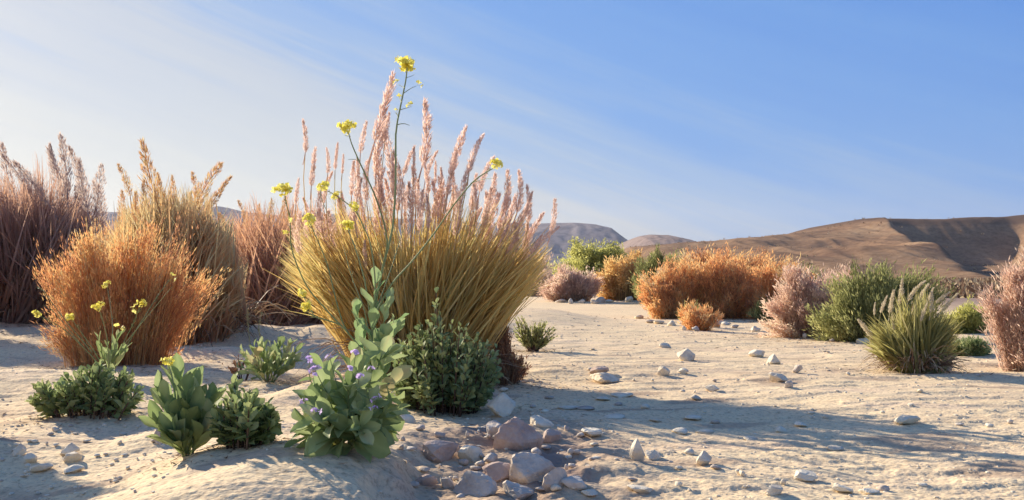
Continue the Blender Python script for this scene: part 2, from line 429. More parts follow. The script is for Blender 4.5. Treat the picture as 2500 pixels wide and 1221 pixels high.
# ------------------------------------------------------------------ ground
def build_ground():
    r = np.concatenate([np.geomspace(.3, 1.7, 40, endpoint=False), np.geomspace(1.7, 13, 780, endpoint=False),
                        np.geomspace(13, 60, 110, endpoint=False), np.geomspace(60, 6000, 60)])
    A = math.radians(40)
    a = np.concatenate([np.linspace(-A, A, 760, endpoint=False), np.linspace(A, 2 * math.pi - A, 140, endpoint=False)])
    R, T = np.meshgrid(r, a, indexing='ij')
    X = R * np.sin(T); Y = R * np.cos(T); Z = G(X, Y)
    na = len(a)
    i, j = np.meshgrid(np.arange(len(r) - 1), np.arange(na), indexing='ij'); jn = (j + 1) % na
    F = np.stack([i * na + j, i * na + jn, (i + 1) * na + jn, (i + 1) * na + j], -1).reshape(-1, 4)
    earth = np.exp(-(((X - 0.02) / 0.38) ** 2 + ((Y - 3.25) / 0.9) ** 2) ** 2.2) * (0.75 + .5 * pn(X * 5, Y * 5, 5))
    far = ss(R, 26 - 12 * ss(X / np.maximum(Y, 1), .22, .30), 48 - 24 * ss(X / np.maximum(Y, 1), .22, .30)) * .95 * (Y > 0)
    e2 = ss(pn(X * 1.7 + 5, Y * 4 + 2, 77), .32, .5) * .5 * (1 - ss(R, 7, 12))
    mb = MB(); mb.add(np.stack([X, Y, Z], -1).reshape(-1, 3), F[:, ::-1], np.clip(np.maximum(np.maximum(earth, far), e2), 0, 1).reshape(-1))
    # close the small hole under the camera
    k = mb.n
    mb.add([[0, 0, float(G(0, 0))]], np.zeros((0, 4), int), 0)
    F2 = np.stack([np.full(na, k), (np.arange(na) + 1) % na, np.arange(na), np.arange(na)], -1)
    mb.f.append(F2[:, [0, 2, 1, 1]].astype(np.int32))
    o = mb.build('ground', M['sand'], smooth=True); o['kind'] = 'structure'
    o['label'] = 'cream and pinkish sand of the dry wash'
build_ground()

# ------------------------------------------------------------------ hills
def hill(name, mat, prof, Yr, Yf, label, zf=None, rough=1.0, back=2.2, nx=260, ny=90, power=1.0, flat=0.0):
    """ridge whose skyline passes through the listed photo points at distance Yr; real slopes in front and behind"""
    pr = np.array([at(px, py, Yr)[[0, 2]] for px, py in prof])
    X = np.linspace(pr[0, 0], pr[-1, 0], nx)
    Zr = np.interp(X, pr[:, 0], pr[:, 1])
    s = np.concatenate([np.linspace(0, 1, ny), np.linspace(1, 2, 24)[1:]])
    XX, S = np.meshgrid(X, s, indexing='ij'); ZR = Zr[:, None]
    YY = np.where(S <= 1, Yf + (Yr - Yf) * S, Yr + (Yr * back - Yr) * (S - 1))
    e = np.where(S <= 1, ss(S, 0, 1) ** power, 1 - ss(S - 1, flat, 1))
    w = (Yr - Yf)
    n = fbm(XX / w * 5, YY / w * 5, 7, 4) * .10 * rough + np.abs(fbm(XX / w * 9, YY / w * 2.4, 15, 3)) * -.14 * rough - np.abs(fbm(XX / w * 26 + 4, YY / w * 5, 21, 3)) * .075 * rough
    amp = np.clip(S, 0, 1) * (1 - np.clip(S, 0, 1)) * 3.2
    Z = ZR * (e + n * amp) + (fbm(XX / w * 16, YY / w * 16, 3, 3) * .012 * rough * ZR * (np.abs(S - 1) < .9))
    if zf is not None: Z = zf(XX, YY, S, Z, ZR)
    Z = Z - .3 * (S < .02) - .5 * (S > 1.98)
    mb = MB(); mb.add(np.stack([XX, YY, Z], -1).reshape(-1, 3), grid_faces(1, nx, len(s)), .5)
    o = mb.build(name, mat, smooth=True); o['kind'] = 'structure'; o['label'] = label
    return o
def valley(XX, YY, S, Z, ZR):
    # spur running down from the summit towards the wash; its far side falls away into a shaded gully
    px = XX / YY * FPX + 1250
    sp = 2105 + (1 - np.clip(S, 0, 1)) * 330 + 26 * pn(S * 6, S * 0 + 3.3, 2)
    d = px - sp
    w = 330 - 150 * (1 - np.clip(S, 0, 1))
    cut = ss(d, 0, 75) * (1 - ss(d, w, w + 90))
    dep = .80 * (1 - ss(S, .84, .97)) * ss(S, .02, .2) * (S < 1.0)
    spur = np.exp(-(np.minimum(d, 0) / 150.0) ** 2) * np.where(d > 0, 1 - ss(d, 0, 60), 1) * .025 * (S < 1) * S * 2
    return Z * (1 - cut * dep) + ZR * spur * (1 - np.clip(S, 0, 1)) * 1.5
hill('hill', M['hill_warm'], [(1440, 668), (1540, 603), (1640, 596), (1760, 588), (1900, 576), (1980, 565), (2030, 552), (2050, 543), (2065, 540), (2090, 536), (2160, 535), (2300, 534),
     (2420, 530), (2560, 525), (2900, 520), (3400, 560)], 300, 62, 'brown flat-topped hill on the right with a dark shaded gully', valley, nx=620, ny=180, rough=1.35)
hill('distant_hill', M['hill_mid'], [(1440, 670), (1510, 615), (1542, 590), (1560, 577), (1585, 573), (1630, 575), (1670, 584), (1720, 600), (1800, 640), (1900, 668)], 620, 430,
     'small tan hill in the gap between the blue mesa and brown hill', rough=.5, nx=160, ny=50)
hill('mesa', M['hill_far'], [(-700, 560), (-200, 530), (0, 520), (200, 516), (400, 522), (470, 508), (540, 504), (600, 518), (700, 528), (800, 522), (1000, 536), (1180, 544), (1300, 546), (1400, 544),
     (1455, 549), (1485, 556), (1508, 575), (1530, 592), (1570, 625), (1640, 668)], 1000, 720, 'long blue-grey mesa on the horizon behind the tall grasses', rough=.5, nx=360, ny=60)

# ------------------------------------------------------------------ plants: generators
def sample_lumps(lumps, n, Y, rs, shell=0.55, dz=0.85):
    """random points inside ellipsoids given by their outline in the photo at distance Y"""
    A = np.array([l[2] * l[3] for l in lumps], float); p = A / A.sum()
    k = rs.choice(len(lumps), n, p=p)
    d = nrm(rs.normal(size=(n, 3))); r = (shell + (1 - shell) * rs.random(n)) if shell > 0 else rs.random(n) ** (1 / 3)
    r = r * (1 + np.where(rs.random(n) < .30, rs.random(n) * .30, 0)) * (1 + .22 * pn(d[:, 0] * 3.1 + 7, d[:, 2] * 3.1 + d[:, 1] * 2, 3))
    L = np.array(lumps, float)[k]
    m = Y / FPX
    C = np.array([at(l[0], l[1], Y) for l in lumps])
    yo = np.array([((i * 0.618) % 1 - .5) * .7 * lumps[i][2] * m for i in range(len(lumps))])
    P = C[k].copy()
    P[:, 0] += d[:, 0] * r * L[:, 2] * m
    P[:, 2] += d[:, 2] * r * L[:, 3] * m
    P[:, 1] += d[:, 1] * r * L[:, 2] * m * dz + yo[k]
    return P, k

def soft_bush(name, base, lumps, mat, label, cat='shrub', group=None, strands=900, leaves=14000, sw=.004, ll=.03, lw=.007,
              seed=1, spread=.22, along=.55, pinch=.55, up=.55, trunk=None, wood='twig', fol='foliage', shell=.35, clump=3.0, dz=.85, root=None, sprays=110):
    """fuzzy bush: stems fan from the base to the crown, fine leaves or hairs round their outer part"""
    rs = np.random.default_rng(seed)
    B = hit(*base) if root is None else root
    Y = B[1]
    o = thing(name, B, label, cat, group)
    W = (max(l[0] + l[2] for l in lumps) - min(l[0] - l[2] for l in lumps)) * Y / FPX
    NS = sprays; cen, k = sample_lumps([(a, b, c * 1.10, d * 1.08) for a, b, c, d in lumps], NS, Y, rs, shell, dz)
    sp = rs.integers(0, NS, strands); dens = np.exp(rs.normal(size=NS) * .7)
    tips = cen[sp] + rs.normal(size=(strands, 3)) * W * .045
    root0 = np.array([B[0], B[1], B[2]]); v0 = tips - root0
    tips = root0 + v0 * (1 - np.abs(rs.normal(size=strands)) * .11)[:, None]
    gz = G(tips[:, 0], tips[:, 1]); tips[:, 2] = np.maximum(tips[:, 2], gz + .02 * rs.random(strands))
    bs = np.empty_like(tips)
    bs[:, 0] = B[0] + (tips[:, 0] - B[0]) * pinch + rs.normal(size=strands) * W * spread * .12
    bs[:, 1] = B[1] + (tips[:, 1] - B[1]) * pinch + rs.normal(size=strands) * W * spread * .08
    bs[:, 2] = G(bs[:, 0], bs[:, 1]) - .01
    mid = bs * .45 + tips * .55; hgt = tips[:, 2] - bs[:, 2]
    mid[:, :2] -= (tips - bs)[:, :2] * .22
    mid[:, 2] += hgt * .10
    mid += rs.normal(size=mid.shape) * W * .015
    K = 7
    P = bez(bs, mid, tips, K)
    cl = pn(tips[:, 0] * clump / W * 3 + seed, tips[:, 2] * clump / W * 3 + tips[:, 1] * 2, seed)
    ts = np.clip(.45 + cl * .40 + (rs.normal(size=NS) * .20)[sp] + rs.normal(size=strands) * .10, 0, 1)
    wd = sw * np.linspace(1, .35, K)[None] * rs.uniform(.6, 1.4, strands)[:, None]
    D = nrm(P[:, -1] - P[:, 0]); side = perp(D, rs)
    if wood:
        w = MB(); sel = rs.random(strands) < .35
        ribbons(w, P[sel], wd[sel] * 1.3, side[sel], ts[sel]); w.build('branches', M[wood], o, B)
    mb = MB(); ribbons(mb, P, wd, side, ts)
    n = leaves
    pw = dens[sp]; si = rs.choice(strands, n, p=pw / pw.sum()); s = 1 - rs.random(n) ** 1.4 * along
    s = s * (K - 1); i0 = np.clip(s.astype(int), 0, K - 2); f = (s - i0)[:, None]
    C = P[si, i0] * (1 - f) + P[si, i0 + 1] * f
    T = nrm(P[si, i0 + 1] - P[si, i0])
    LL = ll * rs.uniform(.55, 1.35, n)
    C = C + rs.normal(size=C.shape) * ll * .35
    C[:, 2] = np.maximum(C[:, 2], G(C[:, 0], C[:, 1]) + .004)
    dd = nrm(T * up + nrm(rs.normal(size=(n, 3))) * (1 - up) + np.array([0, 0, .15]))
    tl = np.clip(ts[si] + rs.normal(size=n) * .16, 0, 1)
    slivers(mb, C, dd, perp(dd, rs), LL, lw * rs.uniform(.7, 1.3, n), tl, rs)
    mb.build(fol, mat, o, B)
    if trunk:
        t = MB()
        for q in range(trunk):
            tip = tips[rs.integers(0, strands)]
            pth = smooth_path([B + [rs.normal() * .05, rs.normal() * .05, -.05], B * .6 + tip * .4 + [0, 0, .1], tip], 8)
            tube(t, pth, np.linspace(.05, .01, len(pth)), 6, .4)
        t.build('trunk', M['twig'], o, B)
    return o

def plume_mesh(mat, seed, n=520, fat=.085, name='plume'):
    """feathery flower head along +Z, one unit long, nodding a little"""
    rs = np.random.default_rng(seed); mb = MB()
    bendv = rs.uniform(.05, .30) * (1 if rs.random() < .7 else -1); kw = rs.uniform(.6, 1.2)
    def ax(s): return np.stack([bendv * s ** 2, 0 * s, s], -1)
    tube(mb, ax(np.linspace(-.35, .98, 8)), np.linspace(.016, .005, 8), 4, .35)
    s = rs.random(n) ** .9; env = fat * kw * (np.sin(np.clip(s * .93 + .07, 0, 1) ** .8 * math.pi) ** .7 + .10) * (1 + .45 * pn(s * 6, s * 0 + 1.7, seed + 3))
    th = rs.uniform(0, 2 * math.pi, n); out = np.stack([np.cos(th), np.sin(th), 0 * th], -1)
    A = ax(s); L = rs.uniform(.06, .15, n) * (1.1 - .4 * s)
    C = A + out * env[:, None] * rs.uniform(.2, .8, n)[:, None]
    D = nrm(out * rs.uniform(.12, .6, n)[:, None] + np.array([0, 0, 1.0]))
    lump = pn(s * 7, th, seed)
    slivers(mb, C, D, perp(D, rs), L, np.full(n, .0135) * rs.uniform(.6, 1.5, n), np.clip(.5 + lump * .4 + rs.normal(size=n) * .25, 0, 1), rs)
    me = mb.build(name, mat)
    d = me.data; bpy.data.objects.remove(me); return d
PL = {'pink': [plume_mesh(M['plume'], 50 + i, fat=.085 + .015 * (i % 3)) for i in range(6)],
      'pale': [plume_mesh(M['plume_pale'], 70 + i, fat=.075) for i in range(4)],
      'grey': [plume_mesh(M['plume_grey'], 90 + i, n=420, fat=.13) for i in range(4)],
      'ochre': [plume_mesh(M['ochre'], 110 + i, n=420, fat=.12) for i in range(4)]}

def put_plume(kind, parent, B, a, b, rs, wide=1.0):
    """plume from point a (lower end) to b (tip)"""
    d = Vector([float(c) for c in (b - a)]); L = d.length
    q = d.to_track_quat('Z', 'Y') @ Euler((0, 0, float(rs.uniform(0, 6.28)))).to_quaternion()
    me = PL[kind][int(rs.integers(len(PL[kind])))]
    o = part('plume', me, parent, a - B, q.to_euler(), (L * wide, L * wide, L))
    return o

def grass_clump(name, base, label, tipfn, mat, n=1500, bw=.006, seed=1, rad=.12, plumes=(), pk='pink', cat='grass', group=None,
                arch=.25, yspan=.5, blade='blades', wide=1.0, bandt=0.0, bandr=.12, kink=0.0):
    """tussock: arching blades from a tight base, flower stalks carrying plumes.
    tipfn(rs, n) -> photo pixels of the blade tips"""
    rs = np.random.default_rng(seed); B = hit(*base); Y = B[1]
    o = thing(name, B, label, cat, group)
    tp = tipfn(rs, n); dy = rs.normal(size=n) * yspan
    tips = np.array([at(p[0], p[1], Y + d) for p, d in zip(tp, dy)])
    th = rs.uniform(0, 6.283, n); rr = rad * np.sqrt(rs.random(n))
    off = np.clip((tips[:, 0] - B[0]) * .25, -rad * 1.3, rad * 1.3)
    bs = np.stack([B[0] + rr * np.cos(th) * .6 + off, B[1] + rr * np.sin(th), 0 * th], -1); bs[:, 2] = G(bs[:, 0], bs[:, 1]) - .01
    tips[:, 2] = np.maximum(tips[:, 2], G(tips[:, 0], tips[:, 1]) + .03)
    H = tips[:, 2] - bs[:, 2]; v = tips - bs
    mid = bs + v * .5; mid[:, :2] -= v[:, :2] * arch; mid[:, 2] += H * arch * .55
    K = 9; P = bez(bs, mid, tips, K)
    wav = rs.normal(size=(n, 1, 3)) * .01 * H[:, None, None]; P += wav * (np.sin(np.linspace(0, 5, K)))[None, :, None]
    kk = rs.random(n) < kink; kh = np.minimum(H, .5)[:, None, None]; kd = rs.normal(size=(n, 1, 3)) * .14 * kh * [1, 1, .3] - np.array([0, 0, .20]) * kh
    P[kk, -4:] += (kd * (np.arange(1, 5) / 4.0)[None, :, None])[kk]
    wp = np.interp(np.linspace(0, 1, K), [0, .15, .6, 1], [.7, 1, .75, .06])
    wd = bw * wp[None] * rs.uniform(.6, 1.5, n)[:, None]
    D = nrm(v); side = perp(D, rs)
    tt = np.clip(.45 + .4 * pn(tips[:, 0] * 4, tips[:, 2] * 3, seed) + rs.normal(size=n) * .2, 0, 1)
    TT = np.clip(tt[:, None] + np.linspace(-bandr, bandr, K)[None] + bandt, 0, 1)
    mb = MB(); ribbons(mb, P, wd, side, TT); mb.build(blade, mat, o, B)
    # dead thatch lying round the foot
    q = 420; th = rs.uniform(0, 6.283, q); Wc = min(max(rad, .1), .26)
    b0 = B + np.stack([np.cos(th) * max(rad, .1) * .9, np.sin(th) * max(rad, .1) * .9, 0 * th], -1) * rs.random((q, 1)); b0[:, 2] = G(b0[:, 0], b0[:, 1])
    t0 = b0 + np.stack([np.cos(th), np.sin(th), 0 * th], -1) * (Wc * rs.uniform(.5, 2.2, q))[:, None]; t0[:, 2] = G(t0[:, 0], t0[:, 1]) + np.abs(rs.normal(size=q)) * Wc * .5 + .004
    m0 = (b0 + t0) / 2; m0[:, 2] += Wc * rs.uniform(.3, 1.6, q)
    th_ = MB(); P0 = bez(b0, m0, t0, 6); ribbons(th_, P0, bw * .8 * np.linspace(1, .3, 6)[None] * np.ones((q, 1)), perp(nrm(t0 - b0), rs), rs.random(q)); th_.build('dead_blades', M['litter'], o, B)
    if len(plumes):
        st = MB()
        for (x0, y0, x1, y1) in plumes:
            dd = rs.normal() * yspan * .7
            a = at(x0, y0, Y + dd); b = at(x1, y1, Y + dd)
            put_plume(pk, o, B, a, b, rs, wide)
            bb = B + np.array([(a[0] - B[0]) * .22, rs.normal() * rad * .5, -.01]); bb[2] = G(bb[0], bb[1]) - .01
            v2 = a - bb; t2 = nrm(b - a)
            mid2 = a - t2 * np.linalg.norm(v2) * .45
            pth = bez(bb[None], mid2[None], a[None], 10)[0]
            tube(st, pth, np.linspace(.0035, .002, 10) * (Y / 5.6), 5, rs.uniform(.2, .8))
        st.build('stalks', mat, o, B)
    return o

def leafy(name, base, tips, label, mat, ll, lw, per=14, seed=1, cat='plant', group=None, start=.2, spreadang=.9, stemmat='mustard_stem',
          root=None, bspread=.18, yo=.12, tintc=.45, stemr=.004, ns=7, nt=5, droop=.15, jit=.15, face=.0):
    """plant of leafy shoots: stems from the base, spoon-shaped leaves in spirals up each stem. tips = photo pixels"""
    rs = np.random.default_rng(seed); B = hit(*base) if root is None else root; Y = B[1]
    o = thing(name, B, label, cat, group)
    st = MB(); fo = MB(); Bs = []; Ds = []; Us = []; Ls = []; Ws = []; Ts = []
    for tp in tips:
        ty = tp[2] if len(tp) > 2 else rs.normal() * yo
        T = at(tp[0], tp[1], Y + ty)
        T[2] = max(T[2], float(G(T[0], T[1])) + .02)
        b = B + np.array([(T[0] - B[0]) * bspread, ty * bspread, 0]); b[2] = float(G(b[0], b[1])) - .005
        mid = b * .5 + T * .5; mid[:2] -= (T - b)[:2] * .18
        k = 9; pth = bez(b[None], mid[None], T[None], k)[0]
        tube(st, pth, np.linspace(stemr, stemr * .45, k), 5, rs.random())
        m = per; s = np.linspace(start, 1, m) + rs.normal(size=m) * .02; s = np.clip(s, 0.02, 1)
        f = s * (k - 1); i0 = np.clip(f.astype(int), 0, k - 2); f = (f - i0)[:, None]
        C = pth[i0] * (1 - f) + pth[i0 + 1] * f; A = nrm(pth[i0 + 1] - pth[i0])
        th = np.arange(m) * 2.4 + rs.uniform(0, 6.28) + rs.normal(size=m) * .3
        x = nrm(np.cross(A, np.array([0, 1.0, .01]))); y = np.cross(A, x)
        rad = x * np.cos(th)[:, None] + y * np.sin(th)[:, None]
        ang = spreadang * (1.12 - .75 * s) + rs.normal(size=m) * jit
        D = nrm(A * np.cos(ang)[:, None] + rad * np.sin(ang)[:, None] + [0, face * -1, 0])
        U = nrm(A * np.sin(ang)[:, None] - rad * np.cos(ang)[:, None])
        sz = np.interp(s, [0, .35, .8, 1], [.9, 1.0, .85, .6]) * rs.uniform(.75, 1.2, m)
        Bs.append(C); Ds.append(D); Us.append(U); Ls.append(ll * sz); Ws.append(lw * sz * rs.uniform(.85, 1.15, m)); Ts.append(tintc + rs.normal(size=m) * .2)
    Bs, Ds, Us = map(np.concatenate, (Bs, Ds, Us)); Ls, Ws, Ts = map(np.concatenate, (Ls, Ws, Ts))
    # keep the leaves off the ground
    end = Bs + Ds * Ls[:, None]; low = G(end[:, 0], end[:, 1]) + .012 - end[:, 2]
    fix = low > 0; Ds[fix, 2] += (low[fix] / Ls[fix]); Ds = nrm(Ds)
    paddles(fo, Bs, Ds, Us, Ls, Ws, np.clip(Ts, 0, 1), ns, nt, droop=droop, rs=rs)
    fo.build('foliage', mat, o, B, smooth=True)
    st.build('stems', M[stemmat], o, B, smooth=True)
    return o, B

def blossom_mesh(n, seed, mat, name='flower_cluster', petal=.42, four=True):
    """head of small four-petalled flowers, about one unit in radius"""
    rs = np.random.default_rng(seed); mb = MB()
    d = nrm(rs.normal(size=(n, 3)) + [0, 0, .55]); C = d * rs.uniform(.40, 1.0, n)[:, None] * [1, 1, .75]
    for i in range(n):
        ax = nrm(d[i] + rs.normal(size=3) * .3); x = perp(ax[None], rs)[0]; y = np.cross(ax, x)
        a = np.arange(4) * math.pi / 2
        D = nrm(x[None] * np.cos(a)[:, None] + y[None] * np.sin(a)[:, None] + ax[None] * rs.uniform(.1, .7))
        paddles(mb, np.repeat(C[i][None], 4, 0), D, np.repeat(ax[None], 4, 0), np.full(4, petal) * rs.uniform(.8, 1.2),
                np.full(4, petal * .85), np.full(4, rs.uniform(.2, .9)), 5, 3, droop=.1, cup=.1, shape=1.6, rs=rs)
        tube(mb, [C[i] * .1, C[i]], [.03, .03], 4, 0.0)
    o = mb.build(name, mat, smooth=True); m = o.data; bpy.data.objects.remove(o); return m
YB = [blossom_mesh(22, 5, M['yellow'], petal=.40), blossom_mesh(18, 6, M['yellow'], petal=.42), blossom_mesh(16, 7, M['yellow'], petal=.44), blossom_mesh(20, 8, M['yellow'], petal=.40)]
YS = [blossom_mesh(3, 15, M['yellow'], petal=.62), blossom_mesh(2, 16, M['yellow'], petal=.7)]
VB = [blossom_mesh(3, 25, M['violet'], 'flower', petal=.6), blossom_mesh(4, 26, M['violet'], 'flower', petal=.6), blossom_mesh(2, 27, M['violet'], 'flower', petal=.7)]

def flowering(o, B, branches, flowers, rs, stem='mustard_stem', r0=.0045, kind='y', depth=.22):
    """branches: photo polylines (root first) with a depth offset for the far end; flowers: (px, py, radius px, dy)"""
    st = MB(); Y = B[1]
    for pts, dy, rad in branches:
        m = len(pts); off = np.linspace(0, 1, m) ** 1.2 * dy
        P = [at(p[0], p[1], Y + f) for p, f in zip(pts, off)]
        pth = smooth_path(P, 24)
        tube(st, pth, np.linspace(rad, rad * .45, len(pth)), 7, rs.uniform(.3, .8))
    for pts, dy, rad in branches:
        if rad < .0024: continue
        m = len(pts); off = np.linspace(0, 1, m) ** 1.2 * dy
        pth = smooth_path([at(p[0], p[1], Y + f) for p, f in zip(pts, off)], 40)
        q = 12; ii = rs.integers(int(len(pth) * .55), len(pth) - 1, q); A = nrm(pth[ii + 1] - pth[ii])
        D = nrm(A * .8 + nrm(rs.normal(size=(q, 3))) * .7)
        slivers(st, pth[ii], D, perp(D, rs), rs.uniform(.010, .030, q), rs.uniform(.002, .0038, q), rs.uniform(.2, 1, q), rs)
    so_ = st.build('stem', M[stem], o, B, smooth=True)
    for (x, y, r, dy) in flowers:
        C = at(x, y, Y + dy)
        me = (YB if r > 9 else YS)[int(rs.integers(4 if r > 9 else 2))] if kind == 'y' else VB[int(rs.integers(3))]
        R = r * (Y + dy) / FPX * (1.12 if r > 9 else 1.35) * (1.15 if kind == 'v' else 1)
        part('flower_cluster' if kind == 'y' else 'flower', me, o, C - B, (rs.uniform(-.4, .4), rs.uniform(-.4, .4), rs.uniform(0, 6)), (R, R, R * .95))
    return so_

# ------------------------------------------------------------------ background plants, left
def fan(cx, cy, xs, ys):
    """blade tips spread between outline points (xs, ys) and a lower edge"""
    def fn(rs, n):
        x = rs.uniform(xs[0], xs[-1], n)
        top = np.interp(x, xs, ys) + 70 * pn(x / 26.0, x * 0 + cx, 5) + 14 * rs.normal(size=n)
        y = top + (cy - top) * rs.random(n) ** 1.25 * .8
        return np.stack([x + rs.normal(size=n) * 8, y], -1)
    return fn

rsP = np.random.default_rng(99)
def plume_list(xs, ys, n, L, seed, cx, lean=.12, jy=40):
    rs = np.random.default_rng(seed); out = []
    for i in range(n):
        x = xs[0] + (xs[-1] - xs[0]) * (i + rs.uniform(.1, .9)) / n
        y = np.interp(x, xs, ys) + abs(rs.normal()) * jy
        l = L * rs.uniform(.7, 1.25); le = (x - cx) * lean / 100 + rs.normal() * .05
        out.append((x - le * l, y + l, x, y))
    return out

grass_clump('tall_reed', (60, 782), 'dark mauve tall reeds at the left edge with grey feathery heads against the sky',
            fan(60, 760, [-160, -80, 0, 60, 140, 200, 260, 300], [430, 420, 420, 430, 440, 470, 520, 600]), M['mauvereed'], n=8000, bw=.024, seed=3, rad=.75,
            plumes=[(30, 470, -5, 350), (75, 480, 30, 372), (120, 500, 55, 395), (150, 440, 105, 360), (165, 470, 160, 330), (175, 520, 118, 375), (205, 480, 190, 362), (215, 520, 180, 390),
                    (236, 530, 240, 405), (110, 560, 62, 450), (60, 560, 3, 455), (250, 560, 262, 450), (150, 560, 150, 430), (-40, 520, -90, 400), (190, 590, 205, 460)],
            pk='grey', arch=.12, yspan=.55, cat='reed')
grass_clump('tall_reed', (-330, 800), 'unseen mauve reeds added beyond the left edge to shade the ground',  # out of view, added to throw shade on the far-left ground
            fan(-330, 780, [-620, -500, -380, -260, -160], [420, 270, 220, 250, 460]), M['mauvereed'], n=5200, bw=.034, seed=4, rad=.8, arch=.12, yspan=.5, cat='reed')
grass_clump('tall_reed', (-225, 828), 'shorter unseen mauve reeds added nearer the camera beyond the left edge for their shade',  # second unseen clump, added closer to carry that ground shade forward
            fan(-230, 810, [-420, -330, -230, -140, -80], [480, 400, 380, 410, 500]), M['mauvereed'], n=3600, bw=.026, seed=14, rad=.35, arch=.10, yspan=.3, cat='reed')
grass_clump('tall_reed', (680, 783), 'reddish brown reed thicket between the orange reeds and the golden grass',
            fan(680, 770, [470, 550, 610, 660, 720, 800, 900, 960], [620, 545, 510, 505, 505, 520, 540, 600]), M['brownreed'], n=8000, bw=.023, seed=5, rad=1.0,
            plumes=[(603, 560, 600, 490), (655, 560, 668, 488), (690, 560, 700, 480), (560, 590, 548, 520), (632, 570, 628, 500)],
            pk='ochre', arch=.08, yspan=.6, cat='reed')
grass_clump('tall_reed', (330, 768), 'low brown reed bank showing in the gaps behind the ochre reeds',
            fan(330, 760, [150, 230, 330, 430, 520, 600, 650], [560, 535, 530, 530, 530, 540, 600]), M['brownreed'], n=5200, bw=.034, seed=6, rad=1.4, arch=.06, yspan=.5, cat='reed')
grass_clump('tall_reed', (430, 806), 'ochre and orange reeds with tan brush heads left of centre',
            fan(430, 790, [235, 290, 345, 400, 450, 500, 550, 600], [590, 520, 480, 450, 470, 490, 530, 640]), M['ochre'], n=7200, bw=.022, seed=7, rad=.72, bandr=.34, bandt=-.06,
            plumes=[(385, 500, 338, 345), (400, 520, 390, 425), (318, 480, 305, 398), (425, 500, 425, 430), (350, 520, 352, 440), (465, 530, 515, 392), (500, 520, 560, 432), (480, 520, 492, 425),
                    (300, 560, 292, 470), (330, 560, 330, 470), (450, 560, 460, 470), (375, 560, 372, 470)],
            pk='ochre', arch=.10, yspan=.38, cat='reed')
soft_bush('rusty_shrub', (290, 888), [(170, 650, 45, 60), (240, 640, 60, 70), (320, 620, 70, 75), (400, 650, 60, 75), (165, 745, 40, 50), (280, 740, 100, 80), (395, 740, 70, 75), (215, 820, 85, 50), (360, 825, 80, 48), (428, 838, 34, 34), (125, 825, 25, 28), (470, 700, 45, 80), (150, 600, 30, 50), (230, 575, 40, 50), (350, 570, 45, 50), (440, 600, 40, 45)], M['orange'],
          'bushy rust-orange shrub behind the green plants at left', strands=3200, leaves=42000, ll=.034, lw=.0055, sw=.003, seed=11, up=.75, wood='redtwig', along=.8)
soft_bush('rusty_shrub', (492, 808), [(500, 590, 50, 55), (470, 670, 60, 70), (525, 690, 45, 70), (500, 760, 50, 40), (450, 600, 40, 50)], M['orange'],
          'narrow rust-orange shrub at the right foot of the ochre reeds', strands=2200, leaves=24000, ll=.05, lw=.009, sw=.005, seed=13, up=.75, wood='redtwig', along=.8)
soft_bush('dry_grass_tuft', (480, 818), [(470, 770, 30, 30), (505, 785, 26, 24)], M['drystalk'], 'straw-coloured tuft at the foot of the orange reeds', cat='grass', strands=260, leaves=1400, ll=.05, lw=.008, seed=12, up=.85)

# ------------------------------------------------------------------ background plants, right
GB = 'shrubs lining the far bank of the wash'
soft_bush('mauve_shrub', (1270, 716), [(1270, 670, 70, 45), (1310, 655, 50, 40), (1230, 640, 60, 50)], M['pink'], 'greyish mauve shrub just right of the golden grass foot', group=GB, strands=1600, leaves=16000, ll=.13, lw=.025, sw=.012, seed=21)
soft_bush('desert_tree', (1440, 712), [(1440, 615, 70, 30), (1395, 640, 50, 26), (1490, 610, 42, 24), (1370, 655, 35, 18), (1500, 640, 40, 30), (1440, 650, 80, 25)], M['yellowgreen'],
          'rounded yellow-green tree in front of the blue mesa', cat='tree', group=GB, strands=1500, leaves=24000, ll=.13, lw=.040, sw=.010, seed=22, up=.25, trunk=5, fol='crown', pinch=.2, root=np.array([2.6, 34.0, 0.0]))
soft_bush('pink_shrub', (1395, 735), [(1370, 700, 48, 32), (1420, 695, 50, 36), (1395, 680, 45, 26), (1340, 712, 22, 16)], M['pink'], 'round dusty pink shrub under the yellow-green tree', group=GB, strands=1600, leaves=22000, ll=.09, lw=.016, sw=.008, seed=23)
soft_bush('golden_shrub', (1520, 732), [(1520, 650, 45, 45), (1480, 680, 30, 30), (1560, 680, 40, 45), (1500, 700, 45, 28), (1560, 640, 25, 25)], M['goldshrub'], 'golden orange shrub right of the pink one', group=GB, strands=1500, leaves=20000, ll=.10, lw=.022, sw=.008, seed=24, up=.4)
soft_bush('green_shrub', (1600, 742), [(1600, 660, 50, 42), (1650, 650, 35, 35), (1590, 700, 40, 36)], M['green_far'], 'upright sage green shrub between golden and rust shrubs', group=GB, strands=1400, leaves=16000, ll=.10, lw=.018, sw=.008, seed=25)
soft_bush('rust_shrub', (1640, 778), [(1605, 738, 60, 38), (1660, 685, 66, 56), (1595, 700, 46, 46), (1700, 735, 60, 50)], M['rust'], 'rust-orange shrub at the left end of the long orange row', group=GB, strands=1900, leaves=26000, ll=.055, lw=.011, sw=.005, seed=26, along=.75)
soft_bush('rust_shrub', (1780, 776), [(1740, 675, 60, 50), (1800, 680, 60, 52), (1770, 730, 80, 45), (1700, 670, 40, 38)], M['rust'], 'tall rust-orange shrub in the middle of the long orange row', group=GB, strands=2000, leaves=28000, ll=.06, lw=.012, sw=.005, seed=27, along=.75)
soft_bush('rust_shrub', (1900, 778), [(1880, 680, 72, 55), (1935, 695, 55, 50), (1885, 730, 80, 48)], M['rust'], 'orange shrub with olive patches at the right end of the long orange row', group=GB, strands=1900, leaves=26000, ll=.06, lw=.012, sw=.005, seed=28, along=.75)
